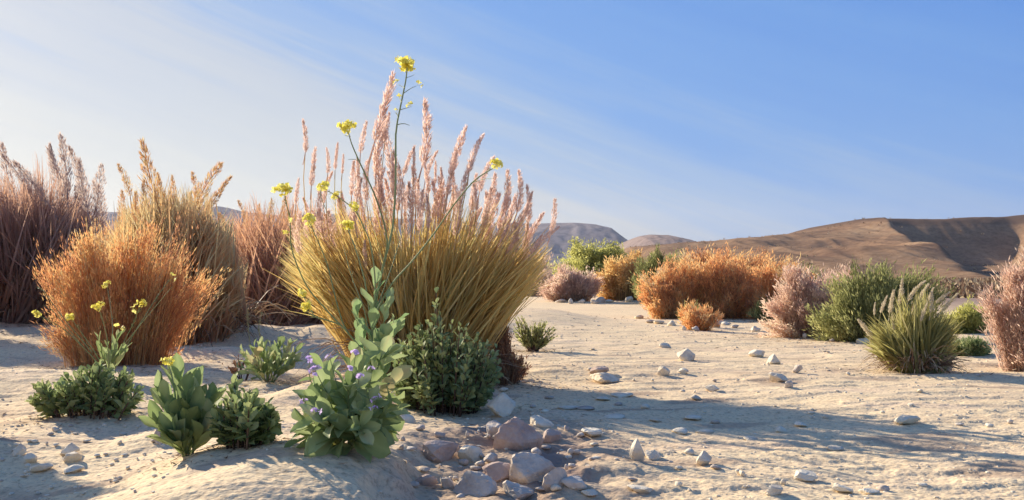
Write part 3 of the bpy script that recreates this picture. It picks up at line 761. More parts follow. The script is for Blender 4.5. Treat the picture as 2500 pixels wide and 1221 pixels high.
soft_bush('rust_shrub', (1845, 772), [(1845, 700, 45, 60), (1870, 690, 40, 50)], M['rust'], 'slim rust shrub filling the gap inside the orange row', group=GB, strands=1200, leaves=14000, ll=.06, lw=.012, sw=.005, seed=127, along=.75)
soft_bush('olive_shrub', (1950, 768), [(1950, 690, 60, 50), (1905, 715, 55, 52), (1985, 700, 45, 45), (1880, 740, 35, 32)], M['green_far'], 'olive shrub glimpsed behind the orange row and the salmon pink shrub', group=GB, strands=1200, leaves=14000, ll=.07, lw=.012, sw=.005, seed=128, along=.75)
soft_bush('rust_shrub', (1740, 752), [(1700, 650, 50, 36), (1770, 645, 55, 34), (1850, 650, 55, 34), (1920, 660, 45, 30)], M['rust'], 'wide rust shrub behind the long orange row, only its top in view', group=GB, strands=1800, leaves=22000, ll=.09, lw=.017, sw=.007, seed=129, along=.75)
soft_bush('pink_shrub', (2065, 790), [(2055, 690, 45, 50), (2085, 740, 40, 50)], M['pink'], 'dusty pink shrub between the salmon shrub and the big olive one', group=GB, strands=1200, leaves=14000, ll=.06, lw=.010, sw=.005, seed=130, along=.8)
soft_bush('mauve_shrub', (1330, 722), [(1330, 690, 50, 28), (1290, 700, 40, 20)], M['pink'], 'low mauve shrub left of the round dusty pink one', group=GB, strands=1000, leaves=12000, ll=.10, lw=.018, sw=.008, seed=131)
soft_bush('russet_tuft', (1705, 806), [(1710, 775, 45, 24), (1680, 770, 20, 26)], M['rust'], 'low russet tuft in front of the orange row', group=GB, strands=800, leaves=7000, ll=.05, lw=.008, seed=29, along=.7)
soft_bush('grass_tuft', (1682, 800), [(1680, 760, 20, 30), (1700, 765, 18, 20)], M['olivegrass'], 'yellow-green grass tuft growing through the low russet tuft', cat='grass', strands=260, leaves=500, ll=.06, lw=.008, sw=.008, seed=30, up=.9)
soft_bush('green_tuft', (1858, 785), [(1858, 760, 24, 24), (1880, 768, 14, 14)], M['green_far'], 'small bright green tuft at the foot of the orange row', cat='grass', strands=300, leaves=1800, ll=.06, lw=.012, sw=.008, seed=31, up=.8)
soft_bush('pink_shrub', (1985, 822), [(1955, 755, 85, 58), (2010, 720, 65, 64), (1920, 788, 62, 32), (2005, 785, 70, 38), (1990, 685, 70, 44), (1935, 700, 45, 45)], M['pink'], 'large salmon pink shrub left of the green shrub', group=GB, strands=2200, leaves=30000, ll=.05, lw=.009, sw=.004, seed=32, along=.8)
soft_bush('green_shrub', (2120, 832), [(2060, 740, 70, 70), (2130, 700, 70, 60), (2200, 720, 70, 70), (2110, 780, 105, 55), (2250, 690, 55, 50), (2215, 790, 70, 42), (2030, 790, 45, 42)], M['green_far'], 'big olive green shrub behind the plumed grass at right', group=GB,
          strands=2600, leaves=36000, ll=.05, lw=.011, sw=.004, seed=33, up=.65, along=.8)
soft_bush('grass_tuft', (2060, 834), [(2050, 812, 8, 18), (2072, 815, 8, 18)], M['olivegrass'], 'two short green grass sprigs in front of the olive green shrub', cat='grass', strands=60, leaves=80, ll=.05, lw=.008, sw=.007, seed=34, up=.95)
soft_bush('yellow_green_shrub', (2365, 812), [(2350, 780, 45, 26), (2390, 770, 40, 30), (2320, 790, 30, 18)], M['yellowgreen'], 'low yellow-green shrub between plumed grass and pale pink shrub', group=GB, strands=1100, leaves=14000, ll=.045, lw=.010, sw=.004, seed=35)
soft_bush('sage_shrub', (2362, 868), [(2350, 850, 42, 17), (2385, 852, 30, 14)], M['shrubgreen'], 'low grey-green shrub on the sand right of the plumed grass', strands=700, leaves=8000, ll=.035, lw=.009, sw=.003, seed=36)
soft_bush('pale_pink_shrub', (2520, 905), [(2500, 680, 80, 75), (2460, 760, 60, 70), (2530, 800, 90, 90), (2480, 840, 40, 50), (2560, 700, 80, 80)], M['pink'], 'tall pale pink shrub cut by the right edge', group=GB,
          strands=2600, leaves=34000, ll=.045, lw=.007, sw=.003, seed=37, along=.8)
grass_clump('plumed_grass', (2235, 905), 'olive grass tussock with cream plumes standing on the sand at right',
            fan(2235, 880, [2110, 2150, 2200, 2250, 2300, 2350], [815, 775, 745, 735, 745, 785]), M['olivegrass'], n=1500, bw=.013, seed=41, rad=.12,
            plumes=[(2132, 830, 2100, 778), (2135, 770, 2133, 740), (2150, 765, 2162, 722), (2172, 765, 2180, 710), (2195, 745, 2207, 685), (2218, 735, 2240, 680), (2243, 735, 2262, 690),
                    (2262, 755, 2276, 705), (2285, 740, 2312, 710), (2300, 760, 2335, 720), (2180, 810, 2187, 770), (2248, 785, 2258, 740), (2228, 775, 2232, 738), (2272, 765, 2280, 715), (2128, 845, 2120, 822)],
            pk='pale', arch=.22, yspan=.08, cat='grass', wide=1.3)

# ------------------------------------------------------------------ the big golden grass
gold_pl = [(745, 375, 755, 295), (760, 455, 768, 362), (722, 500, 727, 435), (800, 425, 808, 365), (818, 415, 822, 350), (835, 425, 840, 378), (868, 440, 867, 415), (880, 375, 888, 300),
           (915, 345, 962, 185), (918, 420, 925, 285), (940, 345, 950, 275), (955, 420, 948, 300), (930, 500, 922, 360), (985, 430, 1001, 357), (1010, 425, 1013, 365), (1030, 410, 1070, 255), (1038, 440, 1052, 368),
           (1062, 450, 1065, 395), (1100, 430, 1128, 305), (1145, 420, 1162, 325), (1092, 480, 1110, 368), (1170, 470, 1186, 380), (1122, 500, 1140, 400), (1235, 520, 1250, 422), (1262, 520, 1290, 425),
           (1290, 545, 1302, 455), (1345, 570, 1365, 492), (1210, 650, 1235, 555), (1148, 560, 1160, 480), (985, 620, 992, 520), (730, 620, 712, 525), (810, 730, 800, 660), (892, 660, 888, 590),
           (752, 680, 745, 615), (1045, 560, 1050, 480), (1180, 560, 1200, 460), (1020, 520, 1025, 440), (858, 480, 862, 395), (790, 500, 790, 420), (970, 520, 965, 420), (1080, 560, 1092, 440), (1228, 590, 1262, 480), (1218, 560, 1242, 450), (1240, 600, 1275, 495), (1268, 560, 1296, 470), (1275, 610, 1318, 520), (1192, 540, 1215, 430), (1300, 620, 1345, 545)]
_r = np.random.default_rng(404)
for _i in range(52):
    _x = 725 + 590 * (_i + _r.random()) / 52; _y = np.interp(_x, [725, 800, 950, 1100, 1200, 1315], [500, 400, 370, 385, 430, 540]) + 120 * _r.random(); _l = _r.uniform(70, 125)
    _d = (_x - 1000) * .0006 * _l + _r.normal() * 3
    gold_pl.append((_x - _d, _y + _l, _x, _y))
def goldtips(rs, n):
    xs = [672, 720, 780, 850, 930, 1010, 1100, 1180, 1260, 1320, 1360]
    ys = [600, 545, 520, 500, 485, 480, 485, 505, 535, 590, 630]
    x = np.clip(rs.normal(1025, 165, n), 680, 1350) if False else rs.uniform(680, 1350, n)
    top = np.interp(x, xs, ys) + 75 * pn(x / 22.0, x * 0 + 2.2, 8) + 22 * rs.normal(size=n)
    y = top + rs.random(n) ** .8 * 230 * (1 - (np.abs(x - 1010) / 360) ** 1.5 * .9)
    return np.stack([x + rs.normal(size=n) * 6, y], -1)
grass_clump('golden_grass', (1020, 925), 'huge golden grass clump with pink plumes in the centre', goldtips, M['golden'], n=4400, bw=.0105, seed=51, rad=.24,
            plumes=gold_pl, pk='pink', arch=.13, yspan=.20, cat='grass', kink=.06)

# ------------------------------------------------------------------ shrubs around the clump
def lump_tips(lumps, n, seed, upper=.9):
    rs = np.random.default_rng(seed); A = np.array([a[2] * a[3] for a in lumps], float); out = []
    for _ in range(n):
        l = lumps[rs.choice(len(lumps), p=A / A.sum())]
        t = rs.uniform(0, 2 * math.pi); r = math.sqrt(rs.uniform(.12, 1))
        out.append((l[0] + math.cos(t) * r * l[2], l[1] + math.sin(t) * r * l[3], rs.normal() * l[2] * .0009))
    return out
leafy('dark_green_shrub', (1085, 1006), lump_tips([(1075, 850, 100, 64), (1060, 900, 102, 78), (1150, 890, 65, 75), (1015, 930, 58, 64), (1120, 955, 90, 38), (1180, 900, 45, 78), (1000, 870, 42, 60), (985, 940, 38, 50)], 225, 61) + [(1065, 716, 0), (1062, 745, .03), (1075, 770, 0), (1045, 790, 0)],
      'dense dark grey-green shrub at the foot of the golden grass', M['darkshrub'], .050, .026, per=15, bspread=.6, seed=61, cat='shrub', start=.25, spreadang=.95, ns=5, nt=3, stemmat='twig', tintc=.42)
soft_bush('russet_shrub', (1236, 936), [(1222, 860, 30, 50), (1250, 890, 42, 38), (1228, 805, 20, 30)], M['redtwig'], 'russet twiggy shrub right of the dark green shrub', strands=900, leaves=6500, ll=.022, lw=.006, sw=.003, seed=62, along=.7, up=.6)
leafy('sage_shrub', (1250, 925), lump_tips([(1250, 890, 30, 24)], 22, 63), 'small grey-green sprigs in front of the russet shrub', M['darkshrub'], .038, .012, per=9, seed=63, cat='plant', spreadang=.6, ns=4, nt=3, stemmat='twig', tintc=.55)
leafy('green_shrub', (1300, 858), lump_tips([(1290, 805, 38, 34), (1320, 815, 38, 28), (1270, 790, 22, 22)], 70, 64), 'small olive green shrub on the sand right of the golden grass', M['green_far'], .050, .014, per=14, seed=64, cat='shrub', spreadang=.5, ns=4, nt=3, stemmat='twig', yo=.15)

# ------------------------------------------------------------------ mustard plant
rsm = np.random.default_rng(123)
mt, Bm = leafy('mustard_plant', (902, 1000), [(915, 700, 0), (945, 745, -.05), (872, 770, .04), (965, 790, .03), (935, 820, -.06)],
               'tall mustard plant with yellow flower heads rising in front of the golden grass', M['mustard_leaf'], .125, .052, per=9, seed=71, start=.30, spreadang=.75, tintc=.55, ns=9, nt=5, stemr=.004)
flowering(mt, Bm, [
    ([(900, 1000), (903, 880), (912, 770), (935, 650), (958, 560), (966, 440), (966, 330), (976, 268), (990, 200), (994, 165)], .10, .0062),
    ([(935, 650), (945, 585), (920, 490), (882, 405), (860, 355), (850, 322)], -.18, .0042),
    ([(915, 770), (954, 697), (1008, 636), (1062, 567), (1106, 503), (1155, 444), (1192, 418), (1210, 408)], -.22, .0044),
    ([(903, 880), (859, 824), (788, 747), (747, 695), (713, 611), (708, 540), (695, 480)], -.20, .0040),
    ([(903, 860), (870, 839), (839, 793), (819, 727), (797, 640), (762, 557), (756, 542)], .15, .0036),
    ([(912, 770), (916, 690), (905, 600), (888, 555), (868, 516), (830, 484), (800, 466)], -.10, .0038),
    ([(906, 800), (893, 700), (872, 620), (855, 575), (850, 556)], .12, .0034),
    ([(859, 824), (829, 793), (768, 773), (748, 758)], -.22, .0036),
    ([(768, 773), (752, 745), (740, 722)], -.22, .0025),
    ([(906, 860), (890, 760), (860, 680), (838, 600)], .2, .0028),
    ([(925, 740), (960, 640), (985, 560)], .2, .0026),
    ([(988, 215), (972, 206)], .1, .0018), ([(985, 228), (1003, 216), (1016, 210)], .1, .0018), ([(981, 250), (973, 238)], .1, .0018),
    ([(977, 268), (992, 264), (1004, 260)], .1, .0018), ([(972, 290), (968, 272)], .1, .0016), ([(968, 305), (985, 302), (1000, 306)], .1, .0022),
    ([(993, 190), (1004, 186), (1012, 182)], .1, .0014), ([(875, 392), (862, 389), (850, 390)], -.15, .0016), ([(1150, 447), (1180, 438), (1205, 435)], -.2, .0015),
    ([(712, 600), (700, 580), (694, 573)], -.2, .0018), ([(709, 560), (704, 548)], -.2, .0015), ([(868, 516), (864, 508)], -.1, .0018), ([(790, 458), (782, 474), (800, 520), (815, 545)], -.1, .0018)],
    [(993, 157, 24, .10), (968, 203, 7, .1), (1018, 208, 8, .1), (972, 236, 7, .1), (1005, 258, 8, .1), (966, 268, 4, .1), (847, 310, 20, -.18), (1212, 402, 16, -.22), (689, 464, 21, -.2),
     (790, 457, 16, -.1), (821, 478, 11, -.1), (862, 505, 14, -.1), (755, 537, 16, .15), (850, 550, 16, .12), (701, 541, 8, -.2), (692, 571, 8, -.2), (738, 717, 13, -.22), (747, 750, 16, -.22)], rsm)

# ------------------------------------------------------------------ violet flowered rosette
vr, Bv = leafy('violet_flowered_plant', (852, 1088), [(868, 880, .05), (935, 860, .12), (790, 905, .05), (960, 925, .12), (850, 950, -.10), (775, 985, -.05), (905, 985, -.10), (940, 1010, 0), (800, 1030, -.12), (880, 1040, -.15), (760, 1050, 0)],
               'broad-leaved green plant dotted with small violet flowers on the foreground sand', M['rosette'], .112, .046, per=15, seed=81, start=.12, spreadang=1.15, tintc=.5, ns=9, nt=5, droop=.2, yo=.1, stemr=.004)
fl = [(755, 880, 9, -.05), (768, 903, 11, -.08), (805, 873, 9, 0), (868, 860, 11, -.05), (857, 900, 8, -.1), (877, 918, 9, -.15), (907, 900, 8, -.1), (742, 983, 8, -.1), (770, 1006, 9, -.16), (917, 975, 8, -.18), (914, 997, 6, -.18), (766, 915, 7, -.08)]
flowering(vr, Bv, [([(845, 1000), (800, 960), (770, 905)], -.08, .002), ([(850, 980), (860, 920), (868, 865)], -.05, .002), ([(840, 1000), (820, 930), (806, 876)], -.0, .002), ([(770, 960), (756, 920), (755, 882)], -.05, .0018),
                   ([(860, 1000), (872, 950), (877, 920)], -.15, .002), ([(800, 1050), (780, 1030), (770, 1008)], -.16, .0018), ([(870, 960), (862, 930), (857, 902)], -.1, .0016), ([(890, 980), (902, 940), (907, 903)], -.1, .0018),
                   ([(790, 1020), (760, 1000), (743, 985)], -.1, .0018), ([(890, 1040), (905, 1010), (917, 978)], -.18, .0018)], fl, rsm, kind='v')

# ------------------------------------------------------------------ left foreground plants
pp, Bp = leafy('broad_leaved_plant', (460, 1112), [(438, 925, .04), (405, 975, 0), (475, 960, .05), (510, 985, .02), (455, 1000, -.06), (400, 1040, -.03), (430, 1060, -.08), (500, 1050, -.02)],
               'upright green plant with large paddle leaves at the edge of the sand mound', M['rosette'], .125, .045, per=12, seed=91, start=.1, spreadang=.52, tintc=.35, ns=9, nt=5, droop=.05, jit=.12)
flowering(pp, Bp, [([(430, 1000), (422, 930), (411, 890)], 0, .003)], [(410, 884, 14, 0)], rsm)
leafy('green_shrub', (595, 1088), lump_tips([(600, 1000, 62, 40), (560, 1030, 35, 45), (640, 1030, 32, 40), (600, 1055, 60, 25)], 62, 92) + [(572, 930, 0), (565, 955, .02)],
      'leafy green shrub just right of the paddle-leaved plant', M['shrubgreen'], .050, .025, per=13, bspread=.6, seed=92, cat='shrub', spreadang=.9, ns=5, nt=3, stemmat='twig', tintc=.4)
leafy('green_shrub', (215, 1012), lump_tips([(110, 965, 36, 30), (190, 955, 50, 45), (285, 955, 55, 50), (245, 915, 50, 32)], 85, 93),
      'spreading green shrub on the sand at far left', M['shrubgreen'], .055, .026, per=12, bspread=.6, seed=93, cat='shrub', spreadang=.9, ns=5, nt=3, stemmat='twig', yo=.15)
sp_, Bsp = leafy('yellow_flower_plant', (265, 925), [(240, 830, 0), (262, 850, .03), (285, 825, .0), (300, 860, .02)],
                 'spindly plant with yellow flower heads over the spreading green shrub', M['rosette'], .10, .034, per=5, seed=94, start=.3, spreadang=.35, tintc=.4)
flowering(sp_, Bsp, [([(262, 915), (215, 860), (150, 800), (95, 770)], -.2, .003), ([(264, 915), (225, 850), (190, 800), (174, 778)], -.1, .003), ([(266, 905), (262, 830), (250, 780), (241, 752)], -.15, .003),
                     ([(270, 905), (300, 840), (325, 790), (340, 752)], -.15, .003), ([(272, 905), (330, 810), (380, 730), (414, 682)], .1, .003), ([(266, 900), (275, 800), (262, 700)], .2, .0026),
                     ([(268, 900), (282, 840), (287, 805)], -.1, .002), ([(225, 860), (150, 770), (110, 715), (90, 700)], .1, .0024), ([(205, 850), (130, 760), (105, 745)], 0, .002), ([(300, 845), (370, 760), (420, 700)], -.1, .002)],
          [(88, 767, 10, -.2), (172, 775, 12, -.1), (240, 748, 13, -.15), (345, 742, 12, -.15), (334, 756, 9, -.15), (415, 679, 9, .1), (261, 695, 10, .2), (287, 802, 8, -.1)], rsm)
leafy('green_plant', (655, 932), [(x, y) for x, y in ((600, 870), (620, 855), (640, 850), (660, 848), (680, 845), (705, 845), (725, 855), (590, 895), (650, 880), (690, 880), (715, 885), (625, 890))],
      'fresh green plant with upright leaves on the middle sand hump', M['rosette'], .10, .036, per=9, seed=95, start=.2, spreadang=.55, tintc=.55, yo=.12)
db, Bdb = leafy('dried_leaf_sprig', (592, 928), [(570, 885), (582, 875), (566, 905), (640, 848), (630, 855)], 'dark brown dried sprig at the left side of the fresh green plant', M['redtwig'], .055, .016, per=5, seed=96, start=.4, spreadang=.5, stemmat='twig', tintc=.2)
for i, (bx, by, pts, lab) in enumerate([(612, 850, [(606, 800), (604, 765)], 'thin dry stalk left of its twin behind the fresh green plant'), (640, 850, [(632, 800), (640, 762)], 'thin dry stalk right of its twin behind the fresh green plant')]):
    B = hit(bx, by); o = thing('dry_stalk', B, lab, 'grass'); st = MB()
    P = [B] + [at(x, y, B[1]) for x, y in pts]
    pth = smooth_path(P, 12); tube(st, pth, np.linspace(.004, .002, len(pth)), 5, .7); st.build('stem', M['drystalk'], o, B)
    rs = np.random.default_rng(i); h = MB(); C = pth[rs.integers(5, len(pth), 30)] + rs.normal(size=(30, 3)) * .006; D = nrm(rs.normal(size=(30, 3)) * .5 + [0, 0, 1])
    slivers(h, C, D, perp(D, rs), np.full(30, .02), np.full(30, .006), rs.random(30), rs); h.build('seed_head', M['drystalk'], o, B)
# a bush that stands just outside the left edge: its shadow lies over the lower left corner
rs_out = np.array([-2.32, 3.92, float(G(-2.32, 3.92))])
soft_bush('shadow_casting_shrub', (0, 0), [(-200, 740, 125, 180), (-270, 600, 120, 130), (-200, 930, 130, 90), (-360, 760, 120, 150)], M['orange'], 'shrub beyond the left edge of the picture', strands=2600, leaves=30000, ll=.04, lw=.012, seed=98, root=rs_out)

# ------------------------------------------------------------------ stones
def ico(level):
    import bmesh
    bm = bmesh.new(); bmesh.ops.create_icosphere(bm, subdivisions=level, radius=1)
    V = np.array([v.co[:] for v in bm.verts]); F = np.array([[v.index for v in f.verts] + [f.verts[2].index] for f in bm.faces]); bm.free(); return V, F
ICO = {l: ico(l) for l in (2, 3, 4)}
def rock_shape(seed, level, planes=11, peaked=0):
    rs = np.random.default_rng(seed); V, F = ICO[level]
    N = nrm(rs.normal(size=(planes, 3))); dd = rs.uniform(.55, .95, planes)
    if peaked: N = np.vstack([N, nrm(np.array([[-.75, -.2, .6], [.8, -.1, .55], [.1, .9, .5], [0.05, -.9, .45]]))]); dd = np.append(dd, [.42, .40, .45, .45])
    q = (V @ N.T) / dd; q = np.maximum(q, .05); p = 34.0
    r = 1 / (q ** p).sum(1) ** (1 / p); r = np.minimum(r, 1.3)
    P = V * r[:, None]
    P *= 1 + .06 * (pn(P[:, 0] * 4 + seed, P[:, 1] * 4 + P[:, 2] * 3, seed) + .5 * pn(P[:, 0] * 11, P[:, 2] * 11 + P[:, 1] * 7, seed))[:, None]
    P += V * (.012 * pn(V[:, 0] * 19 + seed, V[:, 1] * 19 + V[:, 2] * 15, seed))[:, None]
    P -= (P.max(0) + P.min(0)) / 2; P /= (P.max(0) - P.min(0)) / 2
    return P, F
def rock(px, py, w, h, seed, label, mat='palerock', group=None, level=3, peaked=0, depth=.9, sink=None, name='stone', rotz=None):
    """px, py: middle of the foot of the stone in the photo; w, h its size there in pixels"""
    if sink is None: sink = .55 if (group == BK and not peaked) else .22
    rs = np.random.default_rng(seed + 500)
    B = hit(px, py - h * .10); m = B[1] / FPX
    P, F = rock_shape(seed, level, peaked=peaked)
    rot = 0 if peaked else (rotz if rotz is not None else rs.uniform(0, 6.28)); c, s = math.cos(rot), math.sin(rot)
    P = P @ np.array([[c, -s, 0], [s, c, 0], [0, 0, 1]]).T; P /= np.abs(P).max(0)
    hh = h * m; P = P * [w * m / 2, w * m / 2 * depth, hh * .5 * (1 + sink)]; P[:, 2] += hh * .5 * (1 - sink)
    mb = MB(); mb.add(P, F, .5); o = mb.build(name, M[mat], smooth=(level < 3)); o.location = Vector([float(v) for v in B])
    if level >= 3:
        o.data.polygons.foreach_set('use_smooth', np.zeros(len(o.data.polygons), bool))
    o['label'] = label; o['category'] = 'stone'
    if group: o['group'] = group
    return o
BK = 'stones of the foreground bank'
rock(1224, 1020, 72, 56, 1, 'white pointed stone standing beside the dark green shrub', 'palerock', BK, 4, peaked=1)
rock(1258, 1104, 135, 78, 2, 'large pinkish boulder slab below the white pointed stone', 'pinkrock', BK, 4, depth=.7, rotz=.4)
rock(1212, 1072, 52, 40, 3, 'grey stone wedged against the left side of the pinkish slab', 'greyrock', BK)
rock(1148, 1120, 62, 30, 4, 'small oval whitish stone left of the pinkish slab', 'palerock', BK)
rock(1296, 1172, 118, 62, 5, 'big blocky grey stone below the pinkish slab', 'greyrock', BK, 4, depth=.8, rotz=.9)
rock(1352, 1190, 72, 46, 6, 'tilted grey stone leaning on the right of the blocky grey one', 'greyrock', BK)
rock(1215, 1165, 80, 34, 7, 'low grey-brown stone left of the blocky grey one', 'pinkrock', BK)
rock(1075, 1120, 90, 40, 8, 'half-buried mauve stone in the brown soil', 'pinkrock', BK, depth=.8)
rock(1095, 1190, 44, 24, 9, 'small round grey stone near the bottom centre', 'greyrock', BK)
rock(1155, 1205, 120, 48, 10, 'flat bluish grey slab at the bottom edge', 'greyrock', BK, 4, depth=.8)
rock(1262, 1214, 90, 36, 11, 'grey slab at the bottom edge under the blocky stone', 'greyrock', BK)
rock(1040, 1185, 60, 26, 12, 'flat tan stone in shade left of the small round grey one', 'pinkrock', BK)
rock(985, 1032, 60, 22, 13, 'low cream stone at the right foot of the violet-flowered plant', 'palerock', BK, depth=.7)
rock(1195, 1128, 40, 20, 14, 'small pale stone between the oval stone and the slab', 'greyrock', BK)
rock(1325, 1040, 62, 24, 15, 'low cream hump of stone right of the pointed stone', 'palerock', BK, depth=.8)
rock(1400, 1188, 66, 22, 16, 'pale flat stone in shade right of the tilted grey stone', 'greyrock', BK)
rock(1345, 1075, 50, 26, 17, 'mauve stone on the lit sand right of the pinkish slab', 'pinkrock', BK)
WS = 'stones lying in the wash'
named = [
 (1556, 1130, 38, 56, 'tall upright cream stone standing on the lit sand', 'palerock', 1), (1595, 1122, 44, 22, 'flat cream stone just behind the tall upright one', 'palerock', 0),
 (1718, 1138, 42, 34, 'rounded cream stone right of the tall upright one', 'palerock', 0), (1445, 1066, 52, 18, 'low cream stone left of the tall upright one', 'palerock', 0),
 (1476, 936, 76, 24, 'long whitish slab at the edge of the big shadow', 'palerock', 0), (1462, 914, 50, 18, 'pinkish slab behind the long whitish one', 'pinkrock', 0),
 (1676, 882, 46, 28, 'pointed cream stone in the upper middle of the wash', 'palerock', 1), (1622, 918, 34, 22, 'rounded cream stone left below the pointed one', 'palerock', 0),
 (1668, 912, 26, 12, 'tiny flat stone right of the rounded cream stone', 'palerock', 0), (1888, 892, 36, 26, 'pointed cream stone below the salmon pink shrub', 'palerock', 1),
 (1846, 872, 44, 16, 'squarish pale stone upper right of the wash', 'palerock', 0), (1948, 912, 26, 20, 'small round stone right of the pointed pair', 'greyrock', 0),
 (1900, 935, 48, 24, 'pale block of stone in the middle of the right wash', 'palerock', 0), (1925, 948, 22, 18, 'bluish cube-like stone beside the pale block', 'greyrock', 0),
 (1740, 955, 40, 14, 'low cream stone left of the pale block', 'palerock', 0), (2215, 1036, 66, 22, 'low cream stone past the end of the grass shadow', 'palerock', 0),
 (1970, 1172, 66, 20, 'wedge-shaped cream stone near the lower right', 'palerock', 0), (1888, 1206, 44, 20, 'cream stone close to the bottom edge right of centre', 'palerock', 0),
 (2060, 1204, 52, 18, 'flat cream stone on the bottom edge at right', 'palerock', 0), (1905, 1056, 30, 14, 'bright white stone lying in the grass shadow', 'palerock', 0),
 (1955, 1042, 36, 10, 'flat pale stone inside the grass shadow above the bright one', 'palerock', 0), (1748, 802, 22, 22, 'bluish upright stone before the orange row', 'greyrock', 1),
 (1625, 850, 34, 12, 'flat cream stone at far middle of the wash', 'palerock', 0), (1350, 1190, 30, 14, 'small pale stone beside the tilted grey stone', 'palerock', 0),
 (2205, 902, 34, 16, 'white stone at the left foot of the plumed grass', 'palerock', 0), (2310, 908, 30, 18, 'pale stone at the right foot of the plumed grass', 'palerock', 0),
 (2318, 860, 26, 14, 'pale stone at the left end of the low grey-green shrub', 'palerock', 0), (48, 1115, 34, 30, 'leftmost cream stone in the lower left corner', 'palerock', 1),
 (78, 1130, 34, 22, 'second cream stone in the lower left corner', 'palerock', 0), (168, 1112, 44, 28, 'upper one of the two stacked cream stones at lower left', 'palerock', 1),
 (178, 1130, 44, 24, 'lower one of the two stacked cream stones at lower left', 'palerock', 0), (100, 1150, 60, 18, 'flat cream slab below the lower left stones', 'palerock', 0),
 (180, 1152, 56, 16, 'flat cream slab below the two stacked stones', 'palerock', 0), (395, 1082, 40, 34, 'bluish lump at the left foot of the paddle-leaved plant', 'greyrock', 0),
 (445, 812, 36, 26, 'grey stone at the foot of the ochre reeds', 'greyrock', 0), (843, 824, 54, 28, 'bluish pale stone behind the mustard stems', 'greyrock', 0),
 (250, 1010, 60, 12, 'thin white stone under the spreading green shrub', 'palerock', 0), (1560, 1200, 70, 14, 'cream stone at the bottom edge in the lower shadow', 'palerock', 0),
 (1440, 1210, 44, 12, 'small cream stone at the bottom edge left of the others', 'palerock', 0), (2120, 1206, 60, 12, 'cream chip on the bottom edge at far right', 'palerock', 0),
]
for i, (x, y, w, h, lab, mt_, pk) in enumerate(named):
    rock(x, y, w, h, 100 + i, lab, mt_, WS, 3, peaked=pk)
rs = np.random.default_rng(7)
def few(lst, lab, grp, lvl=2, mat=None):
    for i, (x, y, w, h) in enumerate(lst):
        rock(x, y, w, h, int(x * 3 + y), lab, mat or ('palerock' if i % 4 else 'greyrock'), grp, lvl, depth=1.0)
few([(1300, 996, 16, 8), (1330, 1006, 22, 6), (1390, 998, 60, 6), (1470, 975, 40, 6), (1430, 1000, 50, 6), (1520, 968, 60, 8), (1575, 1000, 26, 12), (1500, 1020, 60, 8), (1510, 990, 22, 7), (1230, 955, 26, 8), (1260, 935, 30, 6),  # pale chips laid where sunlit streaks break the grass shadow
     (1690, 1024, 50, 8), (1745, 1034, 28, 8), (1660, 1056, 40, 10), (1700, 975, 28, 10), (1720, 1058, 50, 8), (1340, 975, 26, 8), (1600, 1030, 30, 7), (1830, 1075, 40, 8), (2040, 1098, 40, 9)],
    'small pale chip standing in for a sunlit streak in the big grass shadow', 'chips standing in for sunlit streaks in the grass shadow')
edge = []
for t in np.linspace(0, 1, 34):
    x = 1370 + t * 900; y = np.interp(x, [1370, 1540, 1560, 1620, 1700, 1760, 1880, 2000, 2130, 2200, 2300], [738, 738, 778, 792, 806, 790, 812, 826, 842, 880, 905])
    edge.append((x + rs.normal() * 10, y + abs(rs.normal()) * 5, rs.uniform(12, 34), rs.uniform(7, 15)))
few(edge, 'small white stone in the line along the foot of the bank shrubs', 'white stones along the bank')
lit = []
while len(lit) < 44:
    x = rs.uniform(1290, 2490); y = 800 + 400 * rs.random() ** .8
    sh = 930 + (x - 1250) * .17
    if y < 840 + max(0, x - 2000) * .2 or abs(y - sh - 25) < 60: continue
    s = (y - 640) / 450
    lit.append((x, y, rs.uniform(8, 26) * s, rs.uniform(5, 12) * s))
few(lit, 'small pale pebble scattered on the sunlit wash sand', 'pebbles on the sunlit wash')
lf_ = []
while len(lf_) < 46:
    x = rs.uniform(0, 1000); y = rs.uniform(1030, 1215)
    if 380 < x < 980: continue
    lf_.append((x, y, rs.uniform(6, 20), rs.uniform(4, 9)))
few(lf_, 'small pebble on the left foreground sand', 'pebbles on the left foreground sand')
bkp = [(rs.uniform(960, 1420), rs.uniform(1040, 1218), rs.uniform(10, 34), rs.uniform(7, 18)) for _ in range(34)]
few(bkp, 'small greyish rubble stone in the stony bank', 'rubble of the stony bank', mat='greyrock')

def gravel():
    rs = np.random.default_rng(77); mb = MB(); V, F = ICO[2]; V, F = ico(1)
    n = 5500
    Y = 1.8 * (12 / 1.8) ** rs.random(n); X = Y * rs.uniform(-.56, .56, n)
    keep = (pn(X * 1.2, Y * 2.4, 5) + rs.random(n) * .8 > .20) & ((((X + .56) / .5) ** 2 + ((Y - 2.85) / .85) ** 2 > 1) | (rs.random(n) < .12)); X, Y = X[keep], Y[keep]; n = len(X)
    r = rs.uniform(.0015, .0065, n) * (.55 + Y * .16); Z = G(X, Y)
    P = V[None] * r[:, None, None] * rs.uniform(.6, 1.3, (n, 1, 3)) * np.array([1.2, 1.2, .6]) * (1 + rs.normal(size=(n, len(V), 1)) * .12)
    P += np.stack([X, Y, Z + r * .15], -1)[:, None]
    mb.add(P.reshape(-1, 3), (F[None] + (np.arange(n) * len(V))[:, None, None]).reshape(-1, 4), .5)
    o = mb.build('gravel', M['palerock']); o['kind'] = 'stuff'; o['label'] = 'fine pale gravel strewn over the sand'
gravel()

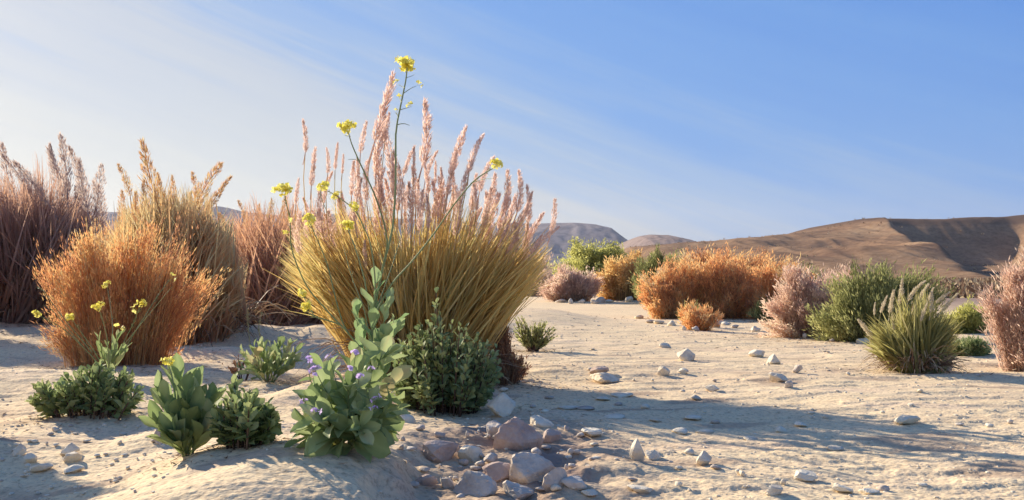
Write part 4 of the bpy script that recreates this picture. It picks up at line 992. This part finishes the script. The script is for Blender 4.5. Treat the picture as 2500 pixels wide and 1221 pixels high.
def haze_box():
    x0, x1, y0, y1, z0, z1 = -1500, 1500, -60, 1900, -6, 120
    v = [(x, y, z) for z in (z0, z1) for x, y in ((x0, y0), (x1, y0), (x1, y1), (x0, y1))]
    mb = MB(); mb.add(v, [(0, 3, 2, 1), (4, 5, 6, 7), (0, 1, 5, 4), (1, 2, 6, 5), (2, 3, 7, 6), (3, 0, 4, 7)], 0)
    m, n, l = nm('haze_air'); out = n.new('ShaderNodeOutputMaterial'); p = n.new('ShaderNodeVolumePrincipled')
    p.inputs['Color'].default_value = (.82, .88, 1, 1); p.inputs['Density'].default_value = .00016; p.inputs['Anisotropy'].default_value = .3
    l.new(p.outputs[0], out.inputs['Volume'])
    o = mb.build('haze', m); o['kind'] = 'stuff'; o['label'] = 'thin dusty haze in the air over the valley'
haze_box()

def litter():
    rs = np.random.default_rng(31); mb = MB()
    for (px, py, r, n) in [(1085, 1000, .30, 700), (1020, 930, .45, 1100), (850, 1085, .22, 260), (460, 1108, .14, 160), (595, 1085, .20, 300), (215, 1008, .34, 400), (290, 888, .55, 900),
                           (655, 930, .25, 200), (1300, 858, .30, 300), (1235, 935, .25, 400), (2235, 903, .35, 400), (2120, 835, .9, 500), (1985, 825, .7, 400), (1780, 780, 1.2, 600), (450, 812, 1.4, 700), (700, 790, 2.0, 700), (60, 790, 1.6, 600)]:
        B = hit(px, py); q = np.abs(rs.normal(size=n)) * r; th = rs.uniform(0, 6.283, n)
        C = np.stack([B[0] + q * np.cos(th), B[1] + q * np.sin(th) * .8, 0 * th], -1); C[:, 2] = G(C[:, 0], C[:, 1]) + .003
        D = nrm(np.stack([np.cos(th * 7), np.sin(th * 7), rs.normal(size=n) * .12], -1)); N = nrm(np.stack([0 * th, 0 * th, 0 * th + 1], -1) + rs.normal(size=(n, 3)) * .3)
        N = nrm(N - (N * D).sum(-1, keepdims=True) * D)
        k = (B[1] / 4.4) ** .6
        slivers(mb, C, D, N, rs.uniform(.008, .05, n) * k, rs.uniform(.002, .007, n) * k, rs.random(n), rs)
    o = mb.build('leaf_litter', M['litter']); o['kind'] = 'stuff'; o['label'] = 'dry leaves and broken twigs fallen round the plants'
litter()
def hill_scrub():
    rs = np.random.default_rng(8); me = bpy.data.objects['hill'].data
    co = np.empty(len(me.vertices) * 3, np.float32); me.vertices.foreach_get('co', co); co = co.reshape(-1, 3)
    co = co[(co[:, 1] < 301) & (co[:, 2] > 1.0)]; NH = 1100; P = co[rs.choice(len(co), NH)] + rs.normal(size=(NH, 3)) * [1, 1, 0]
    r = rs.uniform(.12, .34, NH); k = 9
    C = np.repeat(P, k, 0) + rs.normal(size=(NH * k, 3)) * np.repeat(r, k)[:, None] * [.5, .5, .15]
    n2 = 3000; Y2 = rs.uniform(24, 95, n2); X2 = Y2 * rs.uniform(.18, .62, n2); r2 = rs.uniform(.10, .30, n2)
    P2 = np.stack([X2, Y2, G(X2, Y2)], -1)
    C = np.concatenate([C, np.repeat(P2, k, 0) + rs.normal(size=(n2 * k, 3)) * np.repeat(r2, k)[:, None] * [.5, .5, .15]]); r = np.concatenate([r, r2])
    D = nrm(rs.normal(size=C.shape) + [0, 0, 1.2]); mb = MB()
    slivers(mb, C, D, perp(D, rs), np.repeat(r, k) * 1.3, np.repeat(r, k) * .7, rs.random(len(C)), rs)
    o = mb.build('scrub', M['litter']); o['kind'] = 'stuff'; o['label'] = 'low dry scrub dotted over the brown hillside'
hill_scrub()
